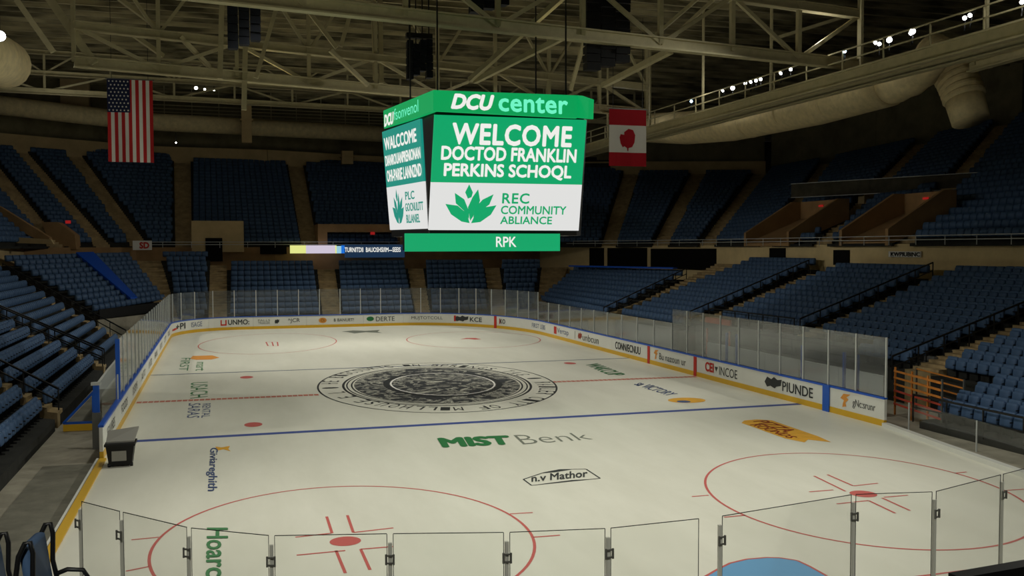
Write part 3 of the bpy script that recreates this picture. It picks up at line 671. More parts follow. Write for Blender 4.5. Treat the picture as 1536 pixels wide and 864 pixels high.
# ------------------------------------------------------------------ seats
def rounded(w, d, h, bev, seg=2):
    bm = bmesh.new(); bmesh.ops.create_cube(bm, size=1)
    for v in bm.verts: v.co = Vector((v.co.x * w, v.co.y * d, v.co.z * h))
    bmesh.ops.bevel(bm, geom=list(bm.edges), offset=bev, segments=seg, affect='EDGES', profile=.6)
    return bm
def seat_meshes():
    out = {}
    bm = rounded(.575, .15, .56, .07); 
    for v in bm.verts: v.co.y += -.09 * (v.co.z) ; v.co.y -= .05 * (1 - (v.co.x / .275) ** 2) * 0 ; v.co.z += .60
    out['backrest'] = bm
    bm = rounded(.52, .2, .42, .085)
    for v in bm.verts: v.co.y += .10 - .12 * v.co.z; v.co.z += .56
    out['seat_cushion'] = bm
    bm = bmesh.new()
    def bx(lo, hi):
        r = bmesh.ops.create_cube(bm, size=1)
        for v in r['verts']: v.co = Vector([(lo[i] + hi[i]) / 2 + v.co[i] * (hi[i] - lo[i]) for i in range(3)])
    bx((-.298, -.04, .05), (-.282, .10, .55)); bx((-.305, -.06, .53), (-.275, .26, .57)); bx((-.298, -.02, .0), (-.282, .2, .06))
    out['armrest'] = bm
    res = {}
    for k, bm in out.items():
        me = bpy.data.meshes.new(k); bm.to_mesh(me); bm.free()
        me.polygons.foreach_set('use_smooth', [k != 'armrest'] * len(me.polygons))
        me.materials.append(M({'backrest': 'seat blue', 'seat_cushion': 'seat blue', 'armrest': 'black steel'}[k])); res[k] = me
    return res
SM = seat_meshes()
def seat_matrix(pos, face):
    # local +y is the direction the sitter faces
    x = Vector((face.y, -face.x, 0)); m = Matrix((x, face, Vector((0, 0, 1)))).transposed().to_4x4(); m.translation = pos; return m
SECNAME = {'E': 'upper nearest right block', 'E0': 'low right block beside orange barrier', 'D': 'second right block', 'D0': 'low rows by box glass',
           'L1': 'left block next to corner', 'L2': 'middle left block', 'L3': 'nearest left block', 'C': 'third right block', 'B': 'fourth right block'}
cand = []
for i, (pos, face, key, j, k, n) in enumerate(SEATS):
    if key not in SECNAME: continue
    u, v, z = proj(pos + Vector((0, 0, .6)))
    if -12 < u < 1548 and -20 < v < 900: cand.append((z, i))
cand.sort(); chosen = set(i for z, i in cand[:300])
proto = None; count = 0
for i in sorted(chosen):
    pos, face, key, j, k, n = SEATS[i]
    if key in ('E', 'E0'): kk = k + 1
    elif key in ('D', 'D0', 'C', 'B'): kk = n - k
    else: kk = n - k
    side = 'left end' if key in ('E', 'E0') else ('right end' if key[0] in 'DCB' else 'far end')
    label = 'blue seat %s from the %s of %s row, %s' % (ordw(kk), side, ordw(j + 1), SECNAME[key])
    r = bpy.data.objects.new('stadium_seat', None); C.objects.link(r); r.matrix_world = seat_matrix(pos, face)
    tag(r, label, 'seat', 'blue fold-up seats in the %s' % SECNAME[key])
    if proto is None:
        proto = {}
        for nm, me in SM.items():
            o = bpy.data.objects.new(nm, me); C.objects.link(o); o.parent = r; proto[nm] = o
    else:
        for nm, o in proto.items():
            c = o.copy(); C.objects.link(c); c.parent = r
# everything further away: one mass of the same seat, simplified
def stuff_seats():
    prof = [(-.10, .36), (.02, .34), (.19, .42), (.16, .70), (.06, .86), (-.06, .86), (-.13, .80)]   # y, z outline of folded seat
    VS, FS = [], []
    for i, (pos, face, key, j, k, n) in enumerate(SEATS):
        if i in chosen: continue
        x = Vector((face.y, -face.x, 0)); o = len(VS); P = len(prof)
        for (w, sc) in ((-.275, .72), (-.2, 1), (.2, 1), (.275, .72)):
            for (y, z) in prof:
                yy = .03 + (y - .03) * sc; zz = .6 + (z - .6) * (sc * .3 + .7); q = pos + x * w + face * yy; VS.append((q.x, q.y, q.z + zz))
        for a in range(3):
            for e in range(P): FS.append((o + a * P + e, o + a * P + (e + 1) % P, o + (a + 1) * P + (e + 1) % P, o + (a + 1) * P + e))
        FS.append(tuple(o + e for e in range(P - 1, -1, -1))); FS.append(tuple(o + 3 * P + e for e in range(P)))
    me = bpy.data.meshes.new('stadium_seats'); me.from_pydata(VS, [], FS); me.materials.append(M('seat blue'))
    me.polygons.foreach_set('use_smooth', [True] * len(FS)); me.update()
    o = bpy.data.objects.new('stadium_seats', me); C.objects.link(o)
    tag(o, 'thousands of dark blue seats filling the farther and upper blocks', 'seats', kind='stuff')
stuff_seats()
print('seats', len(SEATS), 'individual', len(chosen))
#PART2
# ------------------------------------------------------------------ walls round the bowl
def wall_line(pts, z0, z1, t, off=0.0):
    b = MB()
    for a, c in zip(pts, pts[1:]):
        A, B_ = Vector((a[0], a[1], 0)), Vector((c[0], c[1], 0)); d = (B_ - A).normalized(); n = Vector((d.y, -d.x, 0))
        A, B_ = A + n * off, B_ + n * off; e = n * t
        b.hexa([(A.x, A.y, z0), (B_.x, B_.y, z0), (B_.x + e.x, B_.y + e.y, z0), (A.x + e.x, A.y + e.y, z0), (A.x, A.y, z1), (B_.x, B_.y, z1), (B_.x + e.x, B_.y + e.y, z1), (A.x + e.x, A.y + e.y, z1)])
    return b
# BOT runs left side -> far -> right side; outward is to its left, so the inner face is at the right hand (+n)
struct('wall_right', wall_line(BOT[6:], -.12, 7.0, .3, .25), 'lit tan wall', 'long tan concrete wall above the right lower seats', 'wall')
struct('wall_far', wall_line(BOT[2:7], -.12, 6.95, .3, .25), 'brown wall', 'brown concourse wall behind the far lower seats', 'wall')
struct('wall_left', wall_line(BOT[:3], -.12, 6.95, .3, .25), 'tan wall', 'tan concourse wall behind the left lower seats', 'wall')
def rail_line(name, pts, zs, label, m='grey steel', r=.035, step=2.5):
    t = thing(name, label, 'railing', (pts[0][0], pts[0][1], min(zs) - .3))
    for z in zs:
        b = MB()
        for a, c in zip(pts, pts[1:]): b.bar((a[0], a[1], z), (c[0], c[1], z), r * 2)
        b.build('rail', m, t)
    b = MB()
    for a, c in zip(pts, pts[1:]):
        L = math.dist(a[:2], c[:2]); n = max(1, int(L / step))
        for k in range(n):
            x, y = a[0] + (c[0] - a[0]) * k / n, a[1] + (c[1] - a[1]) * k / n; b.bar((x, y, min(zs) - .32), (x, y, max(zs)), r * 1.6)
    o = b.build('rail_posts', m, t); o['kind'] = 'stuff'
    return t
inner = lambda pts, o: [(a, b) for a, b, *_ in pts]
rail_line('upper_front_railing', [(x - 1.3, y - .9) for x, y, *_ in BOT[6:9]] + [(31.3, -38)], (7.25, 7.5), 'thin pale railing along the top of the right tan wall', 'steel', .025)
rail_line('upper_front_railing', [(x, y - 1.35) for x, y, *_ in BOT[3:7]], (7.2, 7.45), 'thin pale railing along the top of the far brown wall', 'steel', .025)
# outer shell
struct('wall_outer', wall_line([(TOP[0][0] - 2, -62)] + [(x, y) for x, y, *_ in TOP[:-1]] + [(64, -62)], 5, 25, .4, -1.4), 'dark wall', 'dark upper wall behind the top rows', 'wall')
par = [(x, y) for x, y, *_ in TOP[2:9]]
pb = MB()
for (x0, y0, z0), (x1, y1, z1) in zip(TOP[2:9], TOP[3:9]):
    d = Vector((x1 - x0, y1 - y0, 0)).normalized(); n = Vector((d.y, -d.x, 0)) * .35
    pb.hexa([(x0, y0, z0 - 1.2), (x1, y1, z1 - 1.2), (x1 + n.x, y1 + n.y, z1 - 1.2), (x0 + n.x, y0 + n.y, z0 - 1.2), (x0, y0, z0 + .75), (x1, y1, z1 + .75), (x1 + n.x, y1 + n.y, z1 + .75), (x0 + n.x, y0 + n.y, z0 + .75)])
struct('trim_2', pb, 'tan wall', 'tan parapet band topping the upper far seats', 'parapet')
# extra tier above the parapet on the right
section('U', (34, 68.5, 18.3), (55, 61, 18.3), (36, 74, 21.5), (60, 66, 21.5), 8, label='dark topmost tier above the tan parapet', floor=16.5, name='upper_seating_tier')
# back corner floor wall and black rail band below left corner block
KA, KB_ = Vector(KF[0]), Vector(KF[1]); kd = (KB_ - KA).normalized(); kn = Vector((kd.y, -kd.x, 0))
if kn.y > 0: kn = -kn
b = MB(); A = KA + kn * .75; B_ = KB_ + kn * .75
b.bar((A.x, A.y, 1.65), (B_.x, B_.y, 1.9), .12, .75); tag(b.build('rail_skirt', 'black'), 'black skirted rail along the front of the far left corner block', 'rail')
b = MB(); b.bar((A.x - .1, A.y, .55), (B_.x - .1, B_.y, .65), .14, 1.35); struct('trim_3', b, 'concrete', 'grey concrete wall below the far left corner block', 'wall')
# front walls under the right blocks
def fwall(x, y0, y1, z1, m='concrete'):
    b = MB(); b.box((x - .2, y0, -.12), (x, y1, z1)); return b
struct('trim_4', fwall(20.4, -10.0, 24, 1.9), 'block wall', 'grey block wall behind the hazy box glass', 'wall')

# ------------------------------------------------------------------ roof, trusses, catwalk
ZR = 24.5
rf = MB(); rf.box((-72, -64, ZR), (82, 96, ZR + .4))
y = -30
while y < 80:
    rf.box((-50, y, ZR - .35), (66, y + .16, ZR)); y += 1.7
struct('ceiling', rf, 'roof deck', 'dark ribbed roof deck high over the arena', 'ceiling')
def truss(name, label, A, B_, zb, zm, zt, w, npan, seed):
    """A, B_: plan ends of the bottom chord"""
    A, B_ = Vector((A[0], A[1], 0)), Vector((B_[0], B_[1], 0)); t = thing(name, label, 'roof truss', (A.x, A.y, zb), 'steel trusses under the roof')
    at_ = lambda s, z: lerp(A, B_, s) + Vector((0, 0, z))
    for nm, z, h in (('bottom_chord', zb, w * 1.25), ('middle_chord', zm, w), ('top_chord', zt, w)):
        b = MB(); b.ibeam(at_(0, z), at_(1, z), w, h); b.build(nm, 'truss paint', t)
    for k in range(npan + 1):
        s = k / npan
        b = MB(); b.bar(at_(s, zb), at_(s, zt), w * .45, w * .55); b.build('vertical_strut', 'truss paint', t)
        if k < npan:
            s2 = (k + 1) / npan; b = MB()
            if k % 2: b.bar(at_(s, zb), at_(s2, zm), w * .4, w * .4)
            else: b.bar(at_(s2, zb), at_(s, zm), w * .4, w * .4)
            b.build('diagonal_brace', 'truss paint', t)
            b = MB(); m_ = (s + s2) / 2
            b.bar(at_(s if k % 2 else s2, zm), at_(m_, zt), w * .35, w * .35); b.build('diagonal_brace', 'truss paint', t)
    return t
ZB = 17.3
p, q = atz(140, 95, ZB), atz(640, 140, ZB); d = (q - p).normalized(); T1 = (p, q + d * 20)
truss('roof_truss', 'deep tan steel truss crossing behind the scoreboard, chord above the striped flag', p - d * 1.0, q + d * 19, ZB, 19.3, 22.6, .5, 9, 1)
p, q = atz(390, 0, ZB), atz(1290, 98, ZB); d = (q - p).normalized()
truss('roof_truss', 'long tan steel truss passing above the scoreboard to the right catwalk', p - d * 12, q, ZB, 20.2, 23.2, .5, 10, 2)
truss('roof_truss', 'faint distant steel truss high over the far seats', (-30, 47), (34, 53), 20.6, 22.2, 24.0, .4, 12, 3)
def beam(name, label, pts, w, h=None, z=None, cat='roof brace'):
    for k, (p, q) in enumerate(pts):
        b = MB(); b.bar(p, q, w, h or w)
        tag(b.build(name, 'truss paint'), label if len(pts) == 1 else '%s, %s from the left' % (label, ordw(k + 1)), cat, 'loose braces under the roof')
P = lambda u, v, y: aty(u, v, y)
beam('roof_brace', 'broad slanting brace dropping toward the striped flag', [(P(72, -5, 14), P(142, 96, 14))], .45)
beam('roof_brace', 'slim slanting brace left of the broad one at top left', [(P(25, 0, 22), P(80, 78, 22))], .35)
beam('roof_brace', 'long brace rising rightward above the scoreboard', [(P(705, 120, 9), P(845, -5, 3)), (P(712, 122, 9), P(893, 32, 2))], .28)
beam('roof_brace', 'lone brace under the dark speaker bundle', [(P(856, 134, 12), P(878, 55, 8))], .22)
beam('roof_brace', 'brace sloping up from the red and white flag toward the lit bulb', [(P(905, 128, 18), P(1006, 76, 6))], .35)
beam('roof_brace', 'shallow brace at upper right beyond the bundle', [(P(975, 60, 10), P(1050, -5, 8)), (P(1010, 55, 12), P(1075, -5, 10)), (P(1155, 60, 14), P(1290, 18, 10))], .2)
beam('roof_brace', 'upright post by the far truss', [(P(333, -5, 15), P(330, 118, 15)), (P(368, 72, 16), P(366, 165, 16)), (P(560, 0, 20), P(563, 120, 20)), (P(570, 0, 20), P(572, 125, 20))], .3)
beam('roof_brace', 'raking strut over the far truss', [(P(175, -5, 15), P(235, 40, 16)), (P(190, 45, 15), P(245, 84, 16)), (P(270, 55, 15), P(318, 104, 16)), (P(418, 0, 15), P(384, 117, 15)), (P(454, 5, 15), P(505, 72, 15)), (P(495, 75, 16), P(552, 128, 17)), (P(528, 12, 16), P(511, 70, 16))], .24)
# catwalk on the right
XC, ZC = 22.9, 16.5
ct = thing('catwalk', 'lit tan catwalk with railing running along the right side', 'catwalk', (XC, 0, ZC))
b = MB(); b.ibeam((XC, -22, ZC - .35), (XC, 60, ZC - .35), .4, .75); b.build('edge_beam', 'truss paint', ct)
b = MB(); b.ibeam((XC + 1.6, -22, ZC - .35), (XC + 1.6, 60, ZC - .35), .4, .75); b.build('edge_beam', 'truss paint', ct)
b = MB(); b.box((XC, -22, ZC - .05), (XC + 1.6, 60, ZC + .03)); b.build('deck', 'dark concrete', ct)
for z in (ZC + .55, ZC + 1.1):
    b = MB(); b.bar((XC - .1, -22, z), (XC - .1, 60, z), .07); b.build('rail', 'truss paint', ct)
for k in range(24):
    b = MB(); y = -20 + k * 3.4; b.bar((XC - .1, y, ZC), (XC - .1, y, ZC + 1.1), .07); b.build('rail_post', 'truss paint', ct)
for k in range(9):
    b = MB(); y = -18 + k * 9; b.bar((XC + .8, y, ZC), (XC + .8, y, ZR - .35), .14); b.build('hanger', 'truss paint', ct)
b = MB(); b.ibeam(atx(1455, 101, 29), atx(1560, 72, 29), .5, .55); b.bar(atx(1462, 98, 29), atx(1462, 62, 29), .3)
tag(b.build('side_beam', 'truss paint'), 'short tan beam right of the ribbed duct', 'roof brace')
# far horizontal catwalk rails
t = thing('far_catwalk', 'dim louvred catwalk of thin pale rails high on the far wall', 'catwalk', (-20, 62, 19.5))
for k in range(7):
    b = MB(); b.bar((-19.0, 64, 19.9 + k * .38), (13, 68, 20.4 + k * .36), .09); b.build('rail', 'truss paint', t)
for k in range(12): b = MB(); x = -18.5 + k * 2.8; b.bar((x, 64.2 + k * .36, 19.6), (x, 64.2 + k * .36, ZR - .2), .08); b.build('hanger', 'truss paint', t)
# pillars
for (u0, u1, v0, v1, y, lab) in ((88, 134, 40, 182, 63, 'broad tan pillar at far left behind the striped flag'), (362, 378, 150, 214, 60, 'slim tan pillar right of the striped flag'), (944, 968, 95, 165, 66, 'pale pillar above the red and white flag'), (513, 530, 226, 246, 68, 'short tan stub on the far parapet')):
    a, c = aty(u0, v0, y), aty(u1, v1, y); b = MB(); b.box((a.x, y, c.z), (c.x, y + 1.2, min(a.z, ZR) if y != 68 else a.z)); 
    b.box((a.x - .15, y - .1, c.z + (a.z - c.z) * .52), (c.x + .15, y + 1.3, c.z + (a.z - c.z) * .56))
    struct('pillar', b, 'tan wall', lab, 'pillar')
# ducts
def arc(p0, p1, p2, n=10): return [p0 * (1 - s) ** 2 + p1 * 2 * s * (1 - s) + p2 * s * s for s in [k / n for k in range(n + 1)]]
xd = 27.0
def D(u, v, x=xd): return atx(u, v, x)
t = thing('air_duct', 'huge tan ribbed air duct slung under the right catwalk', 'duct', D(1230, 155))
main = [D(955, 192, 27.6), D(1030, 192, 27.2), D(1100, 185), D(1230, 157), D(1335, 127)]
b = MB(); b.tube(main, [1.3, 1.36, 1.32, 1.28, 1.25], 22); b.build('duct_tube', 'duct', t, True)
e = arc(main[-1], D(1392, 112), D(1392, 78), 9); b = MB(); b.tube([main[-1]] + e[1:], [1.12, 1.15, 1.05, 1.12, 1.03, 1.1, 1.0, 1.08, 1.0, 1.0], 20); b.build('duct_elbow', 'duct', t, True)
for w_ in (.15, .42, .7):
    i = lerp(main[2], main[4], w_); dd = (main[4] - main[2]).normalized(); b = MB(); b.tube([i - dd * .12, i + dd * .12], 1.38, 22); b.build('duct_collar', 'duct', t, True)
t = thing('air_duct', 'fat wrinkled tan hose duct dropping toward the right upper seats', 'duct', D(1450, 180, 30))
h = arc(D(1394, 78, 30), D(1432, 95, 30), D(1447, 150, 30), 36); b = MB(); b.tube(h, [(1.02, 1.16, 1.16)[k % 3] for k in range(37)], 20); b.build('hose', 'duct', t)
b = MB(); b.tube([h[-1], h[-1] + (h[-1] - h[-3]).normalized() * 1.3], [1.05, 1.0], 20); b.build('duct_outlet', 'duct', t, True)
t = thing('air_duct', 'long straight duct high along the far wall left of scoreboard', 'duct', (0, 72, 20))
b = MB(); b.tube([(-30, 55.0, 20.3), (-19, 61.0, 20.0), (13, 66.5, 20.0)], .9, 16); b.build('duct_tube', 'duct', t, True)
t = thing('air_duct', 'pale duct end at the far left picture edge', 'duct', aty(0, 85, 2))
pts = [aty(-100, 70, -6), aty(-50, 72, 0), aty(8, 96, 6)]; b = MB(); b.tube(pts, [1.3, 1.3, 1.15], 18); b.build('duct_tube', 'duct', t, True)
# speaker bundles
def cluster(label, u0, u1, v1, y, cols, m='speaker navy', v0=-30):
    c = aty((u0 + u1) / 2, v1, y); t = thing('speaker_cluster', label, 'speakers', c, 'hanging speaker clusters')
    a, e = aty(u0, v1, y), aty(u1, v1, y); top = aty(u0, v0, y).z; n = cols; w = (e.x - a.x) / n
    for k in range(n):
        x0 = a.x + w * k + w * .03; x1 = a.x + w * (k + 1) - w * .03; bot = a.z + (k * 37 % 5) * .12; hh = .42; z = bot; j = 0
        b = MB()
        while z + hh < top and j < 14:
            o = .05 * math.sin(j * 1.3 + k); b.hexa([(x0, y + o, z), (x1, y + o, z), (x1 - .05, y + .7 + o, z + .04), (x0 + .05, y + .7 + o, z + .04), (x0, y + o, z + hh - .04), (x1, y + o, z + hh - .04), (x1 - .05, y + .7 + o, z + hh - .06), (x0 + .05, y + .7 + o, z + hh - .06)]); z += hh; j += 1
        b.build('speaker_column', m, t)
        b = MB(); b.bar(((x0 + x1) / 2, y + .3, z - .1), ((x0 + x1) / 2, y + .3, ZR - .2), .06); b.build('hanging_cable', 'black steel', t)
    b = MB(); b.box((a.x, y + .1, top - .1), (e.x, y + .5, top + .15)); b.build('hanging_frame', 'black steel', t)
cluster('dark blue speaker bundle at top left', 341, 392, 72, 6, 3)
cluster('narrow speaker bundle hung behind the scoreboard left edge', 611, 650, 118, 6, 4, v0=52)
cluster('largest black speaker bundle above the scoreboard right side', 880, 946, 104, 0, 3, 'black')
cluster('small dark bundle at the top edge above the scoreboard', 706, 765, 17, 2, 3)

# ------------------------------------------------------------------ balcony front on the right
A, B_ = Vector((38, 28.3, 11.75)), Vector((51, -2.5, 11.75))
b = MB(); b.bar(A, B_, .3, 1.15); o = tag(b.build('balcony_front', 'dark concrete'), 'dark balcony fascia slanting across the upper right seats', 'balcony')
for z in (.6, -.6):
    b = MB(); b.bar(A + Vector((-.1, -.1, z)), B_ + Vector((-.1, -.1, z)), .34, .05); e_ = b.build('fascia_edge', 'steel', o); 
for (u, v0, v1, x) in ((1437, 284, 312, 43.5), (1292, 284, 305, 41)):
    a = atx(u, v0, x); b = MB(); b.box((a.x, a.y - .4, 8.5), (a.x + .5, a.y + .4, min(a.z, 11.1))); struct('pillar', b, 'tan wall', 'tan stub pillar under the balcony, ' + ('nearer the right edge' if u > 1400 else 'farther left'), 'pillar')

# ------------------------------------------------------------------ vomitories, doors, openings
def vbox(u0, u1, v0, v1, y, dep, m, name, label, op=None, kind='structure'):
    a, c = aty(u0, v0, y), aty(u1, v1, y); b = MB(); t = .25
    if op is None: b.box((a.x, y, c.z), (c.x, y + dep, a.z))
    else:
        o0, o1 = aty(op[0], op[2], y), aty(op[1], op[3], y)
        b.box((a.x, y, c.z), (o0.x, y + dep, a.z)); b.box((o1.x, y, c.z), (c.x, y + dep, a.z)); b.box((o0.x, y, o0.z), (o1.x, y + dep, a.z)); b.box((o0.x, y + dep - .1, c.z), (o1.x, y + dep, o0.z))
    return struct(name, b, m, label, 'wall')
o = vbox(287, 366, 331, 378, 51.8, 4.5, 'tan wall', 'vomitory', 'tan block entrance in the far upper seats left of centre', (310, 333, 358, 386))
o = vbox(477, 612, 336, 370, 51.8, 4, 'brown wall', 'vomitory', 'wide brown entrance with dark opening left of the scoreboard', (491, 600, 348, 372))
for (u, v, y, lab) in ((559, 350, 51.5, 'red exit sign inside the dark far entrance'), (102, 333, 50, 'small red exit sign at far left')):
    p = aty(u, v, y); b = MB(); b.box((p.x - .22, y, p.z - .14), (p.x + .22, y + .08, p.z + .14)); tag(b.build('exit_sign', 'exit red'), lab, 'sign', 'red exit signs')
def vom_right(u0, u1, lab):
    y0, y1 = atx(u0, 368, 32.4).y, atx(u1, 370, 32.4).y
    b = MB()
    for y in (y0, y1): b.prism([(31.6, y - .15, 6.9), (37.0, y - .15, 9.0), (37.0, y - .15, 10.6), (36.0, y - .15, 10.6), (31.6, y - .15, 8.0)], (0, .3, 0))
    b.box((36.8, y1, 8.9), (37.1, y0, 10.6)); b.prism([(31.7, y1, 7.15), (36.9, y1, 9.25), (36.9, y1, 9.0), (31.7, y1, 6.9)], (0, y0 - y1, 0))
    struct('vomitory', b, 'brown wall', lab, 'wall')
    b = MB(); ym = (y0 + y1) / 2; b.box((36.65, ym - .25, 10.1), (36.75, ym + .25, 10.24)); tag(b.build('exit_sign', 'exit red'), 'red lit sign inside the ' + lab, 'sign', 'red exit signs')
vom_right(1130, 1195, 'left brown entrance above the tan right wall')
vom_right(1275, 1345, 'right brown entrance above the tan right wall')
# left tan ramp walls
def slab(pts, f, th, m, name, lab):
    P_ = [atf(u, v, f) for u, v in pts]; b = MB(); b.prism(P_, FW * th); struct(name, b, m, lab, 'wall')
slab([(-40, 292), (0, 310), (74, 356), (74, 364), (60, 362), (0, 330), (-40, 312)], 82, .5, 'brown wall', 'trim_5', 'slanted brown parapet wall at far left')
slab([(62, 333), (86, 333), (112, 352), (114, 374), (78, 374)], 86, 1.0, 'brown wall', 'trim_6', 'brown wall block beside the far left ramp')
slab([(-40, 352), (76, 359), (80, 366), (-40, 363)], 80, .3, 'tan wall', 'trim_7', 'pale tan ledge over the left corner seats')
# suite windows and doors in the right wall
def face_panel(name, u0, u1, v0, v1, m, lab, cat, kind, x=None, y=None, th=.06, off=0):
    if x is not None: a, c = atx(u0, v0, x), atx(u1, v1, x); b = MB(); b.box((x - th, min(a.y, c.y), min(a.z, c.z)), (x + .02, max(a.y, c.y), max(a.z, c.z)))
    else: a, c = aty(u0, v0, y), aty(u1, v1, y); b = MB(); b.box((a.x, y - th, c.z), (c.x, y + .02, a.z))
    o = b.build(name, m); 
    if kind: o['kind'] = kind; o['label'] = lab; o['category'] = cat
    else: tag(o, lab, cat)
    return o
def corner_panel(name, u0, u1, v0, v1, m, lab, cat, seg, kind='structure', th=.12, push=.34):
    a, c = Vector(BOT[seg][:2] + (0,)), Vector(BOT[seg + 1][:2] + (0,)); d = (c - a).normalized(); n = Vector((d.y, -d.x, 0))
    ext_ = [(x - .27 - push, y - .15, 7) for x, y, *_ in BOT[5:]]
    p, q = cross2(u0, ext_), cross2(u1, ext_); zt = lambda p, u, v: CAM.z + (ray(u, v).z / math.hypot(ray(u, v).x, ray(u, v).y)) * math.hypot(p.x - CAM.x, p.y - CAM.y)
    z0, z1 = zt(p, u0, v1), zt(p, u0, v0); e = n * -th
    b = MB(); b.hexa([(p.x, p.y, z0), (q.x, q.y, z0), (q.x + e.x, q.y + e.y, z0), (p.x + e.x, p.y + e.y, z0), (p.x, p.y, z1), (q.x, q.y, z1), (q.x + e.x, q.y + e.y, z1), (p.x + e.x, p.y + e.y, z1)])
    o = b.build(name, m); o['kind'] = kind; o['label'] = lab; o['category'] = cat; return o
corner_panel('window_1', 884, 906, 372, 400, 'dark interior', 'leftmost dark suite opening in the corner wall', 'window', 7)
corner_panel('window_2', 911, 970, 372, 400, 'dark interior', 'wide dark suite opening in the corner wall', 'window', 7)
corner_panel('window_3', 976, 1074, 373, 402, 'dark interior', 'widest dark suite opening nearest the third block', 'window', 8)
corner_panel('window_4', 1021, 1043, 376, 393, 'bin grey', 'pale grey curtain panel in a dark suite opening', 'window', 8, push=.4)
face_panel('door_1', 1155, 1178, 372, 388, 'dark interior', 'dark doorway in right wall above fourth block', 'door', 'structure', x=32.0)
face_panel('door_2', 1251, 1274, 375, 398, 'dark interior', 'dark doorway in right wall between blocks', 'door', 'structure', x=32.0)
s_ = face_panel('wall_sign', 1334, 1382, 377, 386, 'white sign', 'white sign with black lettering on the right tan wall', 'sign', None, x=31.95)
a, c = atx(1336, 378, 31.87), atx(1380, 385, 31.87); b = MB(); put_text(b, 'KWPIUBINC', quad((31.87, a.y, a.z), (31.87, c.y, a.z), (31.87, c.y, c.z), (31.87, a.y, c.z)), .03); b.build('lettering', 'black', s_)
face_panel('door_3', 308, 334, 357, 392, 'dark interior', 'dark doors below the tan far entrance', 'door', 'structure', y=51.75, th=.1)
face_panel('door_4', 390, 430, 366, 381, 'dark interior', 'dark gap with rails in the far brown wall', 'door', 'structure', y=52.2, th=.1)
s_ = face_panel('wall_sign', 199, 228, 361, 375, 'white sign', 'white sign with red scribbled emblem on far left wall', 'sign', None, y=51.2)
a, c = aty(209, 363, 51.12), aty(224, 373, 51.12); b = MB(); put_text(b, 'SD', quad((a.x, 51.12, a.z), (c.x, 51.12, a.z), (c.x, 51.12, c.z), (a.x, 51.12, c.z)), .05); b.build('emblem', 'red ink', s_)
# ribbon display at the far end
a, c = aty(435, 367.5, 50.8), aty(517, 380, 50.8); t = thing('ribbon_display', 'lit yellow and lilac ribbon display with navy message panel at far end', 'display', (a.x, 50.8, c.z))
for (u0, u1, v0, v1, m_, nm) in ((435, 459, 368, 380, 'led yellow', 'yellow_block'), (459, 503, 368, 380, 'led lilac', 'lilac_block'), (503, 505, 368, 380, 'led yellow', 'yellow_block'), (505, 512, 369, 380, 'led sky', 'sky_block'), (512, 517, 368, 380, 'led blue', 'blue_block')):
    a, c = aty(u0, v0, 50.7), aty(u1, v1, 50.7); b = MB(); b.box((a.x, 50.7, c.z), (c.x, 50.82, a.z)); b.build(nm, m_, t)
a, c = aty(517, 367, 50.8), aty(607, 386, 50.8); b = MB(); b.box((a.x, 50.8, c.z), (c.x, 50.95, a.z)); mp_ = b.build('message_panel', 'led navy', t)
a, c = aty(517, 371, 50.75), aty(601, 378, 50.75); b = MB(); put_text(b, 'TURNITDII  BAUOSHSI/IM---SEEIS', quad((a.x, 50.75, a.z), (c.x, 50.75, a.z), (c.x, 50.75, c.z), (a.x, 50.75, c.z)), .02); b.build('lettering', 'led white', mp_)

# ------------------------------------------------------------------ scoreboard
y0, yb = -6.0, -5.3
sb = thing('scoreboard', 'four sided hanging scoreboard with green and white lit screens', 'scoreboard', (1.8, -3, 6.7))
FL0, FR0 = aty(652, 172, y0), aty(880, 180, y0); FLb, FRb = aty(643, 345, yb), aty(868, 346, yb)
LR0, LRb, LL0, LLb = atf(630, 178, 41.6), atf(640, 343, 41.4), atf(573, 198, 46.9), atf(585, 345, 46.4)
def screen(name, m, tl, tr, br, bl, th, parent):
    tl, tr, br, bl = map(Vector, (tl, tr, br, bl)); n = (tr - tl).cross(bl - tl).normalized()
    if n.dot(FW) < 0: n = -n
    b = MB(); b.hexa([bl, br, br + n * th, bl + n * th, tl, tr, tr + n * th, tl + n * th]); return b.build(name, m, parent), -n * .02
def face_text(body, fn, x0, x1, z0, z1, off, m, parent, bold=0.0, shear=0.0, name='lettering', space=1.0):
    b = MB(); put_text(b, body, lambda p, q: fn(x0 + (x1 - x0) * p, z0 + (z1 - z0) * q) + off, bold, shear, space); return b.build(name, m, parent)
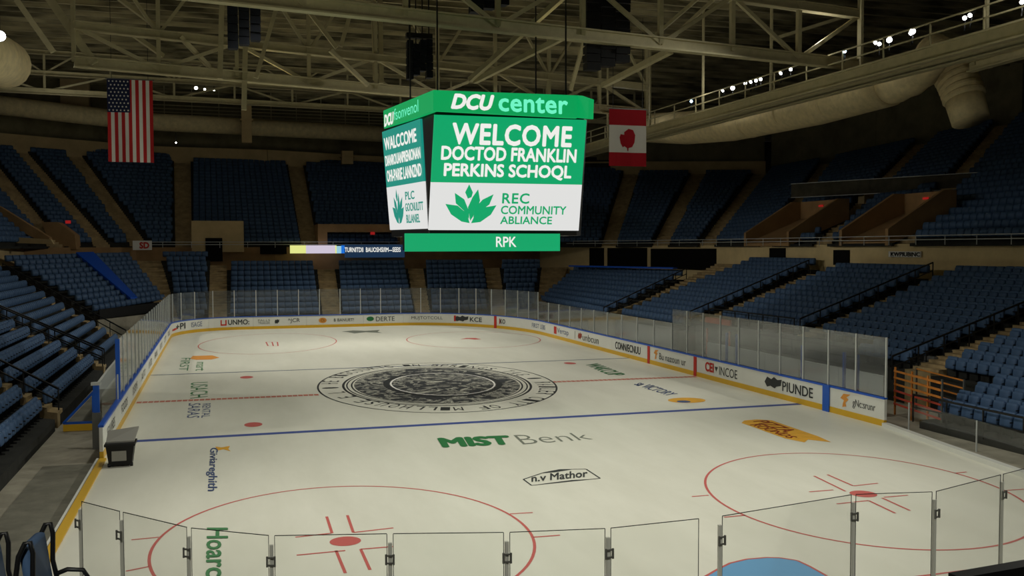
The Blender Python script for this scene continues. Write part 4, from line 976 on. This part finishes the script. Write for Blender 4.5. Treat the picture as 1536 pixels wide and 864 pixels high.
# core
tops = [FL0, FR0, FR0 + Vector((.55, 1.0, 0)), FR0 + Vector((.3, 5.5, 0)), LL0 + Vector((1.5, 1.2, 0)), LL0, LR0]
bots = [FLb, FRb, FRb + Vector((.55, .9, 0)), FRb + Vector((.3, 4.4, 0)), LLb + Vector((1.5, 1, 0)), LLb, LRb]
n = len(tops); b = MB(); gap = lambda P_, c: P_ + (c - P_).normalized() * .1
cT = sum(tops, Vector()) / n; cB = sum(bots, Vector()) / n
T_ = [Vector((gap(p, cT).x, gap(p, cT).y, 12.95)) for p in tops]; B2 = [Vector((gap(p, cB).x, gap(p, cB).y, 7.35)) for p in bots]
b.add(T_ + B2, [tuple(range(n)), tuple(range(2 * n - 1, n - 1, -1))] + [(i, n + i, n + (i + 1) % n, (i + 1) % n) for i in range(n)]); b.build('housing', 'black', sb)
def lotus(fn, cx, cy, w, h):
    P_ = [[(.46, .02), (.30, .05), (.10, .25), (0, .5), (.22, .44), (.42, .25)], [(.49, .08), (.45, .28), (.34, .42), (.2, .5), (.17, .76), (.36, .66), (.48, .4)],
          [(.505, .36), (.55, .62), (.55, .82), (.6, .92), (.66, .78), (.63, .52), (.53, .3)], [(.44, .68), (.5, 1.0), (.38, .82), (.41, .7)], [(.52, .06), (.55, .3), (.66, .48), (.9, .8), (.84, .55), (.7, .36)], [(.54, .02), (.62, .24), (.78, .4), (1, .48), (.9, .24), (.72, .05)]]
    P_[2] = [(.5, .1), (.47, .45), (.55, .7), (.64, .9), (.69, .66), (.64, .42), (.54, .2)]; P_[3] = [(.43, .64), (.38, .8), (.46, 1.0), (.52, .84), (.5, .7), (.46, .62)]
    return [[(cx + (x - .5) * w, cy + (y - .5) * h) for x, y in q] for q in P_]
LOT = [[(.49, .02), (.33, .06), (.12, .24), (0, .5), (.24, .46), (.43, .26)],
       [(.48, .12), (.46, .34), (.36, .62), (.17, .78), (.2, .52), (.36, .34)],
       [(.5, .08), (.44, .42), (.52, .68), (.62, .88), (.67, .6), (.62, .34)],
       [(.43, .64), (.37, .8), (.44, 1.0), (.52, .8), (.5, .68)],
       [(.55, .16), (.64, .5), (.72, .62), (.93, .76), (.86, .5), (.7, .34)],
       [(.52, .02), (.58, .22), (.74, .42), (1, .48), (.9, .24), (.7, .05)]]
def logo(fn, x0, x1, z0, z1, off, m, parent):
    b = MB()
    for q in LOT: b.add([fn(x0 + (x1 - x0) * x, z0 + (z1 - z0) * y) + off for x, y in q], [tuple(range(len(q)))])
    return b.build('flower_emblem', m, parent)
fn = quad(FL0, FR0, FRb, FLb); k = .42
S, off = screen('front_screen', 'screen green', fn(0, 1), fn(1, 1), fn(1, k), fn(0, k), .12, sb)
S2, off = screen('front_screen_panel', 'screen white', fn(0, k), fn(1, k), fn(1, 0), fn(0, 0), .12, sb)
fx = lambda u: (u - 648) / 226.0; fz = lambda v: 1 - (v - 177) / 168.5
face_text('WELCOME', fn, fx(674), fx(853), fz(219), fz(187), off, 'led white', S, .035, space=1.08)
face_text('DOCTOD FRANKLIN', fn, fx(660), fx(862), fz(242), fz(221), off, 'led white', S, .035)
face_text('PERKINS SCHOQL', fn, fx(665), fx(856), fz(269), fz(246), off, 'led white', S, .035)
logo(fn, fx(670), fx(745), fz(336), fz(277), off, 'screen green', S2)
face_text('REC', fn, fx(753), fx(794), fz(305), fz(289), off, 'screen green', S2, .02, space=1.1)
face_text('COMMUNITY', fn, fx(752), fx(852), fz(321), fz(308), off, 'screen green', S2, .02)
face_text('ABLIANCE', fn, fx(752), fx(831), fz(336), fz(324), off, 'screen green', S2, .02)
fn2 = quad(LL0, LR0, LRb, LLb); k = .43
S, off = screen('left_screen', 'screen teal', fn2(0, 1), fn2(1, 1), fn2(1, k), fn2(0, k), .12, sb)
S2, off = screen('left_screen_panel', 'screen white', fn2(0, k), fn2(1, k), fn2(1, 0), fn2(0, 0), .12, sb)
face_text('WALCCOME', fn2, .05, .9, .80, .93, off, 'led white', S, .03)
face_text('DIANROUANPRENIONAN', fn2, .04, .97, .64, .75, off, 'led white', S, .03)
face_text('OHI-PARIE LANNZND', fn2, .05, .97, .48, .60, off, 'led white', S, .03)
logo(fn2, .14, .46, .05, .40, off, 'screen teal', S2)
face_text('PLC', fn2, .52, .76, .28, .36, off, 'screen teal', S2, .02); face_text('GOCNULITT', fn2, .5, .96, .17, .25, off, 'screen teal', S2, .02); face_text('BLLANIEL', fn2, .51, .86, .06, .14, off, 'screen teal', S2, .02)
# upper ribbon
yr = -6.45
RA, RB, RAb, RBb = aty(650, 135, yr), aty(866, 143, yr), aty(650, 166, yr), aty(866, 177, yr)
RC_, RCb = atf(883, 149, 39.9), atf(882, 178.5, 39.9); RL, RLb = atf(575, 166, 46.6), atf(576, 193, 46.6)
S, off = screen('front_ribbon', 'ribbon green', RA, RB, RBb, RAb, .25, sb); fn = quad(RA, RB, RBb, RAb)
rx = lambda u: (u - 650) / 216.0
face_text('DCU', fn, rx(675), rx(739), .12, .88, off, 'led white', S, .05, .28)
face_text('center', fn, rx(745), rx(851), .12, .84, off, 'led mint', S, .025, space=1.05)
screen('ribbon_corner', 'ribbon green', RB, RC_, RCb, RBb, .25, sb)
S, off = screen('left_ribbon', 'ribbon green', RL, RA, RAb, RLb, .25, sb); fn = quad(RL, RA, RAb, RLb)
face_text('DCU', fn, .02, .24, .06, .74, off, 'led white', S, .05, .2); face_text('fsonvenol', fn, .25, .74, .22, .84, off, 'led mint', S, .0)
# lower ribbon box
a, c = aty(608, 350, -5.6), aty(840, 376.5, -5.6)
b = MB(); b.box((a.x, -5.6, c.z), (c.x, -5.4, a.z)); S = b.build('lower_ribbon', 'screen green', sb)
b = MB(); b.box((a.x + .05, -5.38, c.z + .05), (c.x - .05, -4.7, a.z)); b.build('lower_housing', 'black', sb)
fn = quad((a.x, -5.62, a.z), (c.x, -5.62, a.z), (c.x, -5.62, c.z), (a.x, -5.62, c.z)); face_text('RPK', fn, (741 - 608) / 232, (772 - 608) / 232, .24, .82, Vector(), 'led white', S, .015)
for (x, y) in ((-1.2, -5), (4.6, -5), (4.6, -.8), (-1.5, -.5)):
    b = MB(); b.bar((x, y, 12.9), (x, y, 17.2), .06); b.build('hanging_cable', 'black steel', sb)
    b = MB(); b.bar((x, y, 17.2), (x, y, ZR - .3), .05); b.build('hanging_cable', 'black steel', sb)

# ------------------------------------------------------------------ flags
def cloth_fn(tl, w, h, dirx, amp, ph):
    def fn(a, b, o=0.0):
        wv = amp * math.sin(a * 9 + ph + b * 1.5) * (1 - b * .6) + o
        return Vector((tl.x + dirx.x * w * a, tl.y + dirx.y * w * a + wv, tl.z - h * (1 - b)))
    return fn
def cloth(mb, fn, a0, a1, b0, b1, na, nb, mi=0, o=0.0, th=.03):
    for s, sgn in ((0, 0), (1, th)):
        vs = [fn(a0 + (a1 - a0) * i / na, b0 + (b1 - b0) * j / nb, o + sgn) for j in range(nb + 1) for i in range(na + 1)]
        mb.add(vs, [(j * (na + 1) + i, j * (na + 1) + i + 1, (j + 1) * (na + 1) + i + 1, (j + 1) * (na + 1) + i) for j in range(nb) for i in range(na)], mi)
ax, az = aty(160, 118, 22), aty(231, 244, 22); wf, hf = (az.x - ax.x), ax.z - az.z
t = thing('flag', 'striped red and white flag with starred navy corner hung vertically', 'flag', (ax.x, 22, az.z)); fn = cloth_fn(ax, wf, hf, Vector((1, 0, 0)), .05, 0)
b = MB()
for k in range(13): cloth(b, fn, k / 13, (k + 1) / 13, 0, 1, 2, 14, k % 2)
b.build('striped_cloth', ['flag red', 'flag white'], t)
b = MB(); cloth(b, fn, 0, .5, .6, 1, 8, 8, 0, -.03); can = b.build('canton', 'flag navy', t)
b = MB()
for r in range(9):
    for c in range(6 if r % 2 == 0 else 5):
        sx_ = .045 + (c + (0 if r % 2 == 0 else .5)) * .082; sz_ = .625 + r * .0435
        ps = [(sx_ + (.026 if q % 2 == 0 else .011) * math.cos(math.pi / 2 + q * math.pi / 5), sz_ + (.0145 if q % 2 == 0 else .006) * math.sin(math.pi / 2 + q * math.pi / 5)) for q in range(10)]
        b.add([fn(x, z, -.045) for x, z in ps], [tuple(range(10))])
o = b.build('stars', 'flag white', can); o['kind'] = 'stuff'
b = MB(); b.bar((ax.x - .1, 22.02, ax.z + .03), (az.x + .1, 22.02, ax.z + .03), .07); b.build('hanging_pole', 'grey steel', t)
for s in (.1, .9): b = MB(); b.bar((ax.x + wf * s, 22.02, ax.z), (ax.x + wf * s, 22.02, ZR - .3), .03); b.build('hanging_cable', 'black steel', t)
ax, az = aty(914, 163, 22), aty(969, 250, 22); wf, hf = (az.x - ax.x), ax.z - az.z
t = thing('flag', 'red and white flag with a red leaf blot, right of scoreboard', 'flag', (ax.x, 22, az.z)); fn = cloth_fn(ax, wf, hf, Vector((1, 0, 0)), .04, 2)
b = MB(); cloth(b, fn, 0, 1, 0, .24, 10, 3, 0); cloth(b, fn, 0, 1, .24, .72, 10, 6, 1); cloth(b, fn, 0, 1, .72, 1, 10, 4, 0); b.build('cloth', ['flag maple red', 'flag white'], t)
leaf = [(.3, .4), (.27, .5), (.3, .56), (.4, .55), (.4, .6), (.52, .66), (.64, .64), (.7, .55), (.68, .42), (.62, .34), (.52, .32), (.515, .27), (.49, .27), (.48, .32), (.4, .35), (.36, .33)]
b = MB(); b.add([fn(x, z, -.03) for x, z in leaf], [tuple(range(len(leaf)))]); b.build('leaf_emblem', 'flag maple red', t)
b = MB(); b.bar((ax.x - .1, 22.02, ax.z + .03), (az.x + .1, 22.02, ax.z + .03), .07); b.build('hanging_pole', 'grey steel', t)
for s in (.1, .9): b = MB(); b.bar((ax.x + wf * s, 22.02, ax.z), (ax.x + wf * s, 22.02, ZR - .3), .03); b.build('hanging_cable', 'black steel', t)

# ------------------------------------------------------------------ flood lamps
LAMPS = []
def lamp(P_, aim, lab, r=.17, m='lamp', hang=True):
    P_, aim = Vector(P_), Vector(aim); d = (aim - P_).normalized(); t = thing('floodlight', lab, 'lamp', P_, 'lit floodlights up in the roof')
    b = MB(); b.tube([P_ - d * .45, P_ - d * .3, P_ - d * .02], [r * .5, r * .9, r * 1.15], 12); b.build('lamp_housing', 'black steel', t, True)
    b = MB(); b.tube([P_ - d * .03, P_ + d * .02], r, 12); b.build('lens', m, t)
    b = MB(); b.bar(P_ - d * .3, (P_.x, P_.y, P_.z - .6 if hang is True else P_.z + hang), .05); b.build('bracket', 'black steel', t)
    LAMPS.append((P_, d))
rl = [(1008, 73), (1084, 136), (1099, 132), (1118, 125), (1126, 123), (1134, 121), (1141, 119), (1171, 110), (1186, 104), (1267, 77), (1313, 64), (1319, 66), (1334, 60), (1366, 50), (1369, 47), (1447, 27), (1455, 23), (1533, 3)]
names_ = 'rightmost'
for k, (u, v) in enumerate(rl[1:]):
    P_ = atx(u, v, XC - .05); m_ = 'blue lamp' if k in (8,) else 'lamp'
    lamp(P_, CAM + Vector((4, 12, -3)) if k % 3 else Vector((-4, P_.y - 6, 0)), 'floodlight on the right catwalk, %s from its far end' % ordw(k + 1), .14 if k in (1, 11, 13) else .095, m_)
lamp(atx(1037, 152, XC), CAM, 'small bluish floodlight at the far end of the right catwalk', .1, 'blue lamp')
lamp(aty(1006, 73, 5.5), CAM, 'bare white bulb on the truss right of the black bundle', .17, 'lamp', hang=.5)
for k, (u, v, r) in enumerate(((294, 132, .17), (307, 134, .11), (321, 135, .1))):
    lamp(aty(u, v, 60), CAM, 'floodlight high at far left, %s of three from the left' % ordw(k + 1), r, 'lamp', hang=.8)
for k, (u, v) in enumerate(((896, 161), (901, 161))): lamp(aty(u, v, 62), CAM, 'tiny floodlight beside the scoreboard, %s' % ('left one' if k == 0 else 'right one'), .1, 'lamp', hang=.8)
lamp(aty(264, 214, 59), CAM, 'tiny lone lamp below the far duct right of the striped flag', .07, 'lamp', hang=1)
lamp(aty(0, 54, -3.5) , CAM + Vector((0, 10, 0)), 'glaring lamp at the left picture edge', .2, 'lamp', hang=1)

# ------------------------------------------------------------------ handrails on the lower aisles
def handrail(label, A, B_, posts, h=.95, m='black steel', lower=True):
    A, B_ = Vector(A), Vector(B_); t = thing('handrail', label, 'handrail', A, 'handrails down the seating aisles'); up_ = Vector((0, 0, 1))
    b = MB(); b.bar(A + up_ * h, B_ + up_ * h, .07); o = b.build('top_rail', m, t)
    if lower: b = MB(); b.bar(A + up_ * h * .5, B_ + up_ * h * .5, .05); b.build('lower_rail', m, t)
    for k in range(posts):
        p = lerp(A, B_, k / (posts - 1)); b = MB(); b.bar(p - up_ * .1, p + up_ * h, .05); b.build('post', m, t)
zf = lambda j: Rz(j) - .8
def hr(y0, y1, j0, j1, lab, n=7): handrail(lab, (Rx(j0) - .6, y0, zf(j0)), (Rx(j1), y1, zf(j1)), n)
hr(-10.05, -9.85, 3, 17, 'black handrail at the near edge of the second right block', 10)
hr(.75, 2.05, 6, 17, 'black handrail at the near edge of the third right block', 8)
hr(12.05, 14.6, 5, 17, 'black handrail at the near edge of the fourth right block', 8)
handrail('black handrail at the near edge of the far right corner block', (18.4, 24.0, 1.2), (27.6, 28.0, 4.1), 8)
handrail('black guard rail along the front of the third right block', (20.3, 10.6, 1.9), (20.3, 1.0, 1.9), 7)
handrail('black guard rail along the front of the low right rows', (15.2, -14.7, .2), (15.2, -27, .2), 8)
zl = lambda j: Lz(j) - .8
def hl(y0, y1, j0, j1, lab, n=8): handrail(lab, (Lx(j0) + .6, y0, zl(j0)), (Lx(j1), y1, zl(j1)), n)
hl(23.9, 41.3, 0, 12, 'black handrail beside the far left corner aisle', 10)
hl(11.3, 17.9, 0, 12, 'black handrail between the left blocks, farther one', 9)
hl(10.5, 17.9, 0, 13, 'black handrail at the far edge of the middle left block', 9)
hl(-4.1, 5.9, 0, 13, 'black handrail at the near edge of the middle left block', 9)
# blue tarps
ka = lambda f, t_: lerp(lerp(KF[0], KF[1], f), lerp(KF[2], KF[3], f), t_)
def u_on(t_, u): return min((abs(proj(ka(f / 400, t_))[0] - u), f / 400) for f in range(401))[1]
b = MB(); top_l, top_r, bot_l, bot_r = ka(u_on(1, 114), 1), ka(u_on(1, 140), 1), ka(u_on(0, 196), 0), ka(u_on(0, 206), 0)
for k in range(10):
    s, s2 = k / 10, (k + 1) / 10; z = Vector((0, 0, .12)); w_ = .03 * math.sin(k * 2.1)
    p0, p1, q1, q0 = lerp(top_l, bot_l, s) + z, lerp(top_r, bot_r, s) + z, lerp(top_r, bot_r, s2) + z, lerp(top_l, bot_l, s2) + z
    dn = Vector((0, 0, -.25)); b.hexa([p0 + dn, p1 + dn, q1 + dn, q0 + dn, p0, p1, q1, q0])
tag(b.build('blue_tarp', 'tarp blue'), 'long bright blue tarp strip running down the far left corner seats', 'tarp')
A, B_ = Vector((23.2, 44.2, 5.0)), Vector((26.8, 28.5, 5.05)); b = MB(); b.bar(A, B_, .5, .14); tag(b.build('blue_tarp', 'tarp blue'), 'thin blue tarp strip along the top of the far right corner seats', 'tarp')

# ------------------------------------------------------------------ right side box, barrier, panel
t = thing('bench_box', 'long low pale wall of the players box behind the right boards', 'bench', (15.6, -5, -.12))
yE = atx(1325, 570, 15.6).y
for k in range(5):
    yA = yE + k * 2.95; b = MB(); b.box((15.6, yA + .02, -.12), (15.75, yA + 2.93, 1.55)); b.build('wall_panel', 'board back', t)
b = MB(); b.box((15.1, yE, .35), (15.58, 3.4, .42)); b.build('bench_seat', 'rubber mat', t)
b = MB(); b.box((15.2, yE, -.12), (15.5, 3.4, .35)); b.build('bench_base', 'dark concrete', t)
for k, (u, v0, v1) in enumerate(((1090, 480, 550), (1105, 478, 520), (1266, 508, 570), (1286, 515, 575), (1203, 500, 560))):
    a = atx(u, v1, 14.25); b = MB(); b.bar((a.x, a.y, 0), (a.x, a.y, 2.5), .1, .1); tag(b.build('box_post', 'post blue'), 'bright blue upright in the right box, %s from the far end' % ordw([1, 2, 4, 5, 3][k]), 'post', 'blue uprights in the right box')
a, c = atx(1060, 473, 19.9), atx(1097, 484, 19.9); b = MB(); b.box((19.8, c.y, min(a.z, c.z) - .2), (19.92, a.y, max(a.z, c.z) - .1)); b.box((19.82, c.y + .1, -.12), (19.9, c.y + .2, 1.6)); b.box((19.82, a.y - .2, -.12), (19.9, a.y - .1, 1.6)); tag(b.build('orange_panel', 'orange panel'), 'orange panel for the reddish-lit wall patch behind the hazy box glass', 'panel')  # board added in orange to show a reddish-lit wall patch under the aisle
# orange barrier
t = thing('crowd_barrier', 'orange and red slatted barrier rails at the foot of the right aisle', 'barrier', (16.2, -13.2, -.12))
A, B_ = Vector((16.6, -11.2, 0)), Vector((15.9, -14.3, 0))
A, B_ = atx(1341, 600, 16.4), atx(1411, 612, 15.6); A.z = B_.z = 0
for k in range(6):
    z = .35 + k * .27; b = MB(); b.bar(A + Vector((0, 0, z)), B_ + Vector((0, 0, z)), .05, .07); b.build('slat', 'barrier orange' if k > 2 else 'barrier red', t)
for s in (0, .38, .72, 1):
    b = MB(); p = lerp(A, B_, s); b.bar(p + Vector((.05, 0, -.12)), p + Vector((.05, 0, 1.85)), .06); b.build('barrier_post', 'barrier orange' if s < .9 else 'grey steel', t)
A2, B2_ = A + Vector((1.6, .6, .25)), B_ + Vector((1.6, .6, .25))
for z in (.5, .8, 1.1, 1.4): b = MB(); b.bar(A2 + Vector((0, 0, z)), B2_ + Vector((0, 0, z)), .05, .05); b.build('slat', 'barrier orange', t)
for s in (0, 1): b = MB(); p = lerp(A2, B2_, s); b.bar((p.x, p.y, -.12), (p.x, p.y, 1.7), .06); b.build('barrier_post', 'grey steel', t)
# low smoked partition by the open right edge
pts = [Vector((14.6, -15.2, 0)), Vector((14.2, -19, 0)), Vector((13.6, -23.0, 0)), Vector((12.8, -27, 0))]
for k, (p, q) in enumerate(zip(pts, pts[1:])):
    pane(p, q, -.12, .95, 'near glass', 'low clear partition pane past the right boards, %s from the boards' % ordw(k + 1), 'steel', post_r=.02, group='low partition panes')
b = MB(); b.box((14.3, -24.6, -.12), (14.95, -22.9, .55)); b.box((14.28, -24.6, .55), (15.0, -22.85, .62)); tag(b.build('step_box', 'ochre ink'), 'small yellow topped step at the right picture edge', 'step')

# ------------------------------------------------------------------ left side: gate, bin, boards
G0, G1 = atz(95, 643, 0), atz(141, 641, 0); H1 = 1.35
t = thing('rink_gate', 'open blue framed gate wing with yellow foot beside the left walkway', 'gate', G0)
top = G1 + Vector((0, 0, H1)); lo0, lo1 = G0 + Vector((0, 0, .2)), G1 + Vector((0, 0, .2))
b = MB(); b.bar(lo0, top, .09); b.build('sloping_rail', 'post blue', t)
b = MB(); b.bar(G1 + Vector((0, 0, -.1)), top, .1); b.build('upright', 'post blue', t)
b = MB(); b.bar(lo0, lo1, .09); b.build('bottom_rail', 'post blue', t)
b = MB(); b.bar(G0 + Vector((0, 0, .03)), G1 + Vector((0, 0, .03)), .1, .26); b.build('kick_plate', 'kick yellow', t)
d = (G1 - G0).normalized(); b = MB(); b.prism([lo0 + d * .1, lo1, top - Vector((0, 0, .1))], Vector((-d.y, d.x, 0)) * .02); b.build('clear_panel', 'box glass', t)
p = atz(146, 668, 0); t = thing('gate_post', 'grey gate post with blue upper end beside the left boards', 'post', p)
b = MB(); b.box((p.x - .14, p.y - .1, -.12), (p.x + .14, p.y + .1, 1.15)); b.build('post_body', 'grey steel', t)
b = MB(); b.box((p.x - .1, p.y - .06, 1.15), (p.x + .1, p.y + .06, 2.1)); b.build('post_top', 'post blue', t)
b = MB(); b.box((p.x - .16, p.y - .1, 2.1), (p.x + .16, p.y + .1, 2.2)); b.build('post_cap', 'steel', t)
# white bench back behind left boards
xs = -14.9; Q = lambda u, v: atx(u, v, xs)
b = MB(); b.prism([Q(146, 600), Q(146, 578), Q(163, 555), Q(177, 538), Q(178, 592)], (-.1, 0, 0)); o = tag(b.build('bench_screen', 'board back'), 'white slanted screen behind the low pane on the left boards', 'screen')
b = MB(); b.prism([Q(147, 606), Q(147, 584), Q(178, 582), Q(178, 596)], (.06, 0, 0)); b.build('lower_panel', 'bin grey', o)
c_ = Q(160, 598); b = MB()
for q in (Q(150, 602), Q(176, 597)): b.box((xs - .1, q.y - .05, -.12), (xs, q.y + .05, q.z))
b.build('legs', 'grey steel', o)
# bin on the ice
c = atz(182, 697, 0); t = thing('wheeled_bin', 'black framed grey bin with open lid on the ice at left', 'bin', (c.x, c.y, 0), None)
w, dp, hh = .41, .38, .66
def taper(lo, hi, m, nm, parent):
    b = MB(); (x0, y0_, z0), (x1, y1_, z1) = lo, hi; e = .08
    b.hexa([(x0 + e, y0_ + e, z0), (x1 - e, y0_ + e, z0), (x1 - e, y1_ - e, z0), (x0 + e, y1_ - e, z0), (x0, y0_, z1), (x1, y0_, z1), (x1, y1_, z1), (x0, y1_, z1)]); return b.build(nm, m, parent)
taper((c.x - w, c.y - dp, .04), (c.x + w, c.y + dp, hh), 'black', 'bin_body', t)
b = MB(); b.box((c.x - w * .58, c.y - dp - .01, .2), (c.x + w * .45, c.y - dp + .08, hh - .15)); b.build('front_panel', 'bin grey', t)
b = MB(); b.box((c.x - w - .04, c.y - dp - .04, hh), (c.x + w + .04, c.y + dp + .04, hh + .07)); b.build('rim', 'black', t)
b = MB(); b.hexa([(c.x - w, c.y - dp * .6, hh + .08), (c.x + w, c.y - dp * .6, hh + .08), (c.x + w * 1.25, c.y + dp, hh + .42), (c.x - w, c.y + dp, hh + .32), (c.x - w, c.y - dp * .6, hh + .13), (c.x + w, c.y - dp * .6, hh + .13), (c.x + w * 1.25, c.y + dp, hh + .47), (c.x - w, c.y + dp, hh + .37)]); b.build('lid', 'bin grey', t)
for sx_ in (-1, 1):
    b = MB(); b.tube([(c.x + sx_ * w * .8 - .04, c.y - dp * .7, .06), (c.x + sx_ * w * .8 + .04, c.y - dp * .7, .06)], .06, 10); b.build('wheel', 'black', t)

# ------------------------------------------------------------------ near end: seats and rail in front of the camera
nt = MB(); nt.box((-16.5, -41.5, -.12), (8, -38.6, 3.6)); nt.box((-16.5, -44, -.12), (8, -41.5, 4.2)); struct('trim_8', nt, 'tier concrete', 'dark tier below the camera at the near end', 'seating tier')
for k, (u, v, f) in enumerate(((47, 880, 6.2), (-22, 895, 6.2))):
    P_ = atf(u, v, f); zf0 = 3.6; X, Y, Z = P_.x, P_.y, P_.z
    t = thing('near_seat', 'closest blue seat with black curved frame, %s in the near left corner' % ('right one' if k == 0 else 'left one'), 'seat', (X, Y, zf0), 'blue seats in the near left corner')
    L_ = lambda w, d, h: (X + d + w * .12, Y + w - d * .12, Z + h)          # w along the row (away from the camera), d the way the seat faces
    for w in (-.2, .22):
        b = MB(); b.tube([(X + w * .12, Y + w, zf0), L_(w, -.02, -.1), L_(w, -.03, .12), L_(w, -.01, .26), L_(w, .03, .345), L_(w, .06, .35), L_(w, .075, .28), L_(w, .07, .1), L_(w, .1, -.05)], .016, 8); b.build('frame', 'black steel', t, True)
        b = MB(); b.tube([L_(w, .08, .0), L_(w, .16, .03), L_(w, .26, .02), L_(w, .3, -.05)], .016, 8); b.build('armrest', 'black steel', t, True)
    b = MB()
    bm = rounded(.36, .07, .46, .03); bm.verts.ensure_lookup_table()
    vs = [L_(v_.co.x + .01, v_.co.y + .03 + (v_.co.z - .2) ** 2 * .35 - .02, v_.co.z + .08) for v_ in bm.verts]; fs = [tuple(q.index for q in f_.verts) for f_ in bm.faces]; bm.free(); b.add(vs, fs); b.build('backrest', 'seat blue', t, True)
    b = MB(); b.hexa([L_(-.18, .05, -.2), L_(.2, .05, -.2), L_(.2, .4, -.16), L_(-.18, .4, -.16), L_(-.18, .05, -.12), L_(.2, .05, -.12), L_(.2, .4, -.08), L_(-.18, .4, -.08)]); b.build('seat_cushion', 'seat blue', t)
t = None
A, B_ = atf(1432, 872, 7.0), atf(1600, 842, 7.4); t = thing('guard_rail', 'thick black guard rail at the bottom right picture corner', 'railing', (A.x, A.y, 3.6))
b = MB(); b.bar(A, B_, .12, .09); b.build('top_rail', 'black', t)
b = MB(); b.bar(A + Vector((0, 0, -.45)), B_ + Vector((0, 0, -.45)), .05); b.build('lower_rail', 'black', t)
for s in (.02, .5, .98): b = MB(); p = lerp(A, B_, s); b.bar((p.x, p.y, -.1), (p.x, p.y, p.z), .06); b.build('post', 'black', t)

# ------------------------------------------------------------------ light
def spot(pos, aim, power, size=85, blend=.75, col=(1, .975, .86), r=.5):
    l = bpy.data.lights.new('flood_fill_beam', 'SPOT'); l.energy = power; l.spot_size = math.radians(size); l.spot_blend = blend; l.color = col; l.shadow_soft_size = r
    o = bpy.data.objects.new('flood_fill_beam', l); C.objects.link(o); o.location = pos; o.rotation_euler = (Vector(aim) - Vector(pos)).to_track_quat('-Z', 'Y').to_euler()
PW = 7400
LC_ = (1, .99, .895)
for y in (-20, -2, 16, 32):
    spot((XC - .6, y, 17.6), (-8 if y in (-2, 32) else -12, y - 1, 0), PW * 1.15, 74, .9, LC_)
    spot((-XC, y, 17.6), (4, y - 1, 0), PW, 68, .9, LC_)  # mirrored beams from an unseen left catwalk
for y in (-26, -12, 4, 18, 31):
    for x in (-8, 8): spot((x, y, 20.5), (x * .9, y - 2, 0), 2900, 84, .8, LC_, r=.8)  # unseen fill beams added overhead to even out the ice
spot((-13, -52, 17), (-11, -25, 0), 6200, 74, .9, LC_)  # this and the next: unseen beams added behind the camera, brightening the near end
spot((6, -52, 17), (6, -28, 0), 4400, 74, .9, LC_)
for y in (-12, 2, 16, 30, 44):                                     # spill of the right catwalk lamps, mirrored to an unseen left row
    for x in (XC - .5, -XC):
        l = bpy.data.lights.new('lamp_spill', 'POINT'); l.energy = 110; l.color = LC_; l.shadow_soft_size = .4
        o = bpy.data.objects.new('lamp_spill', l); C.objects.link(o); o.location = (x, y, 18.4)
w = bpy.data.worlds.new('world'); SC.world = w; w.use_nodes = True; w.node_tree.nodes['Background'].inputs[0].default_value = (.02, .02, .018, 1); w.node_tree.nodes['Background'].inputs[1].default_value = .3
SC.view_settings.view_transform = 'Standard'; SC.view_settings.look = 'None'; SC.view_settings.exposure = 0; SC.view_settings.gamma = 1; SC.view_settings.use_curve_mapping = False
SC.cycles.max_bounces = 8; SC.cycles.diffuse_bounces = 4; SC.cycles.transparent_max_bounces = 16; SC.cycles.sample_clamp_indirect = 3
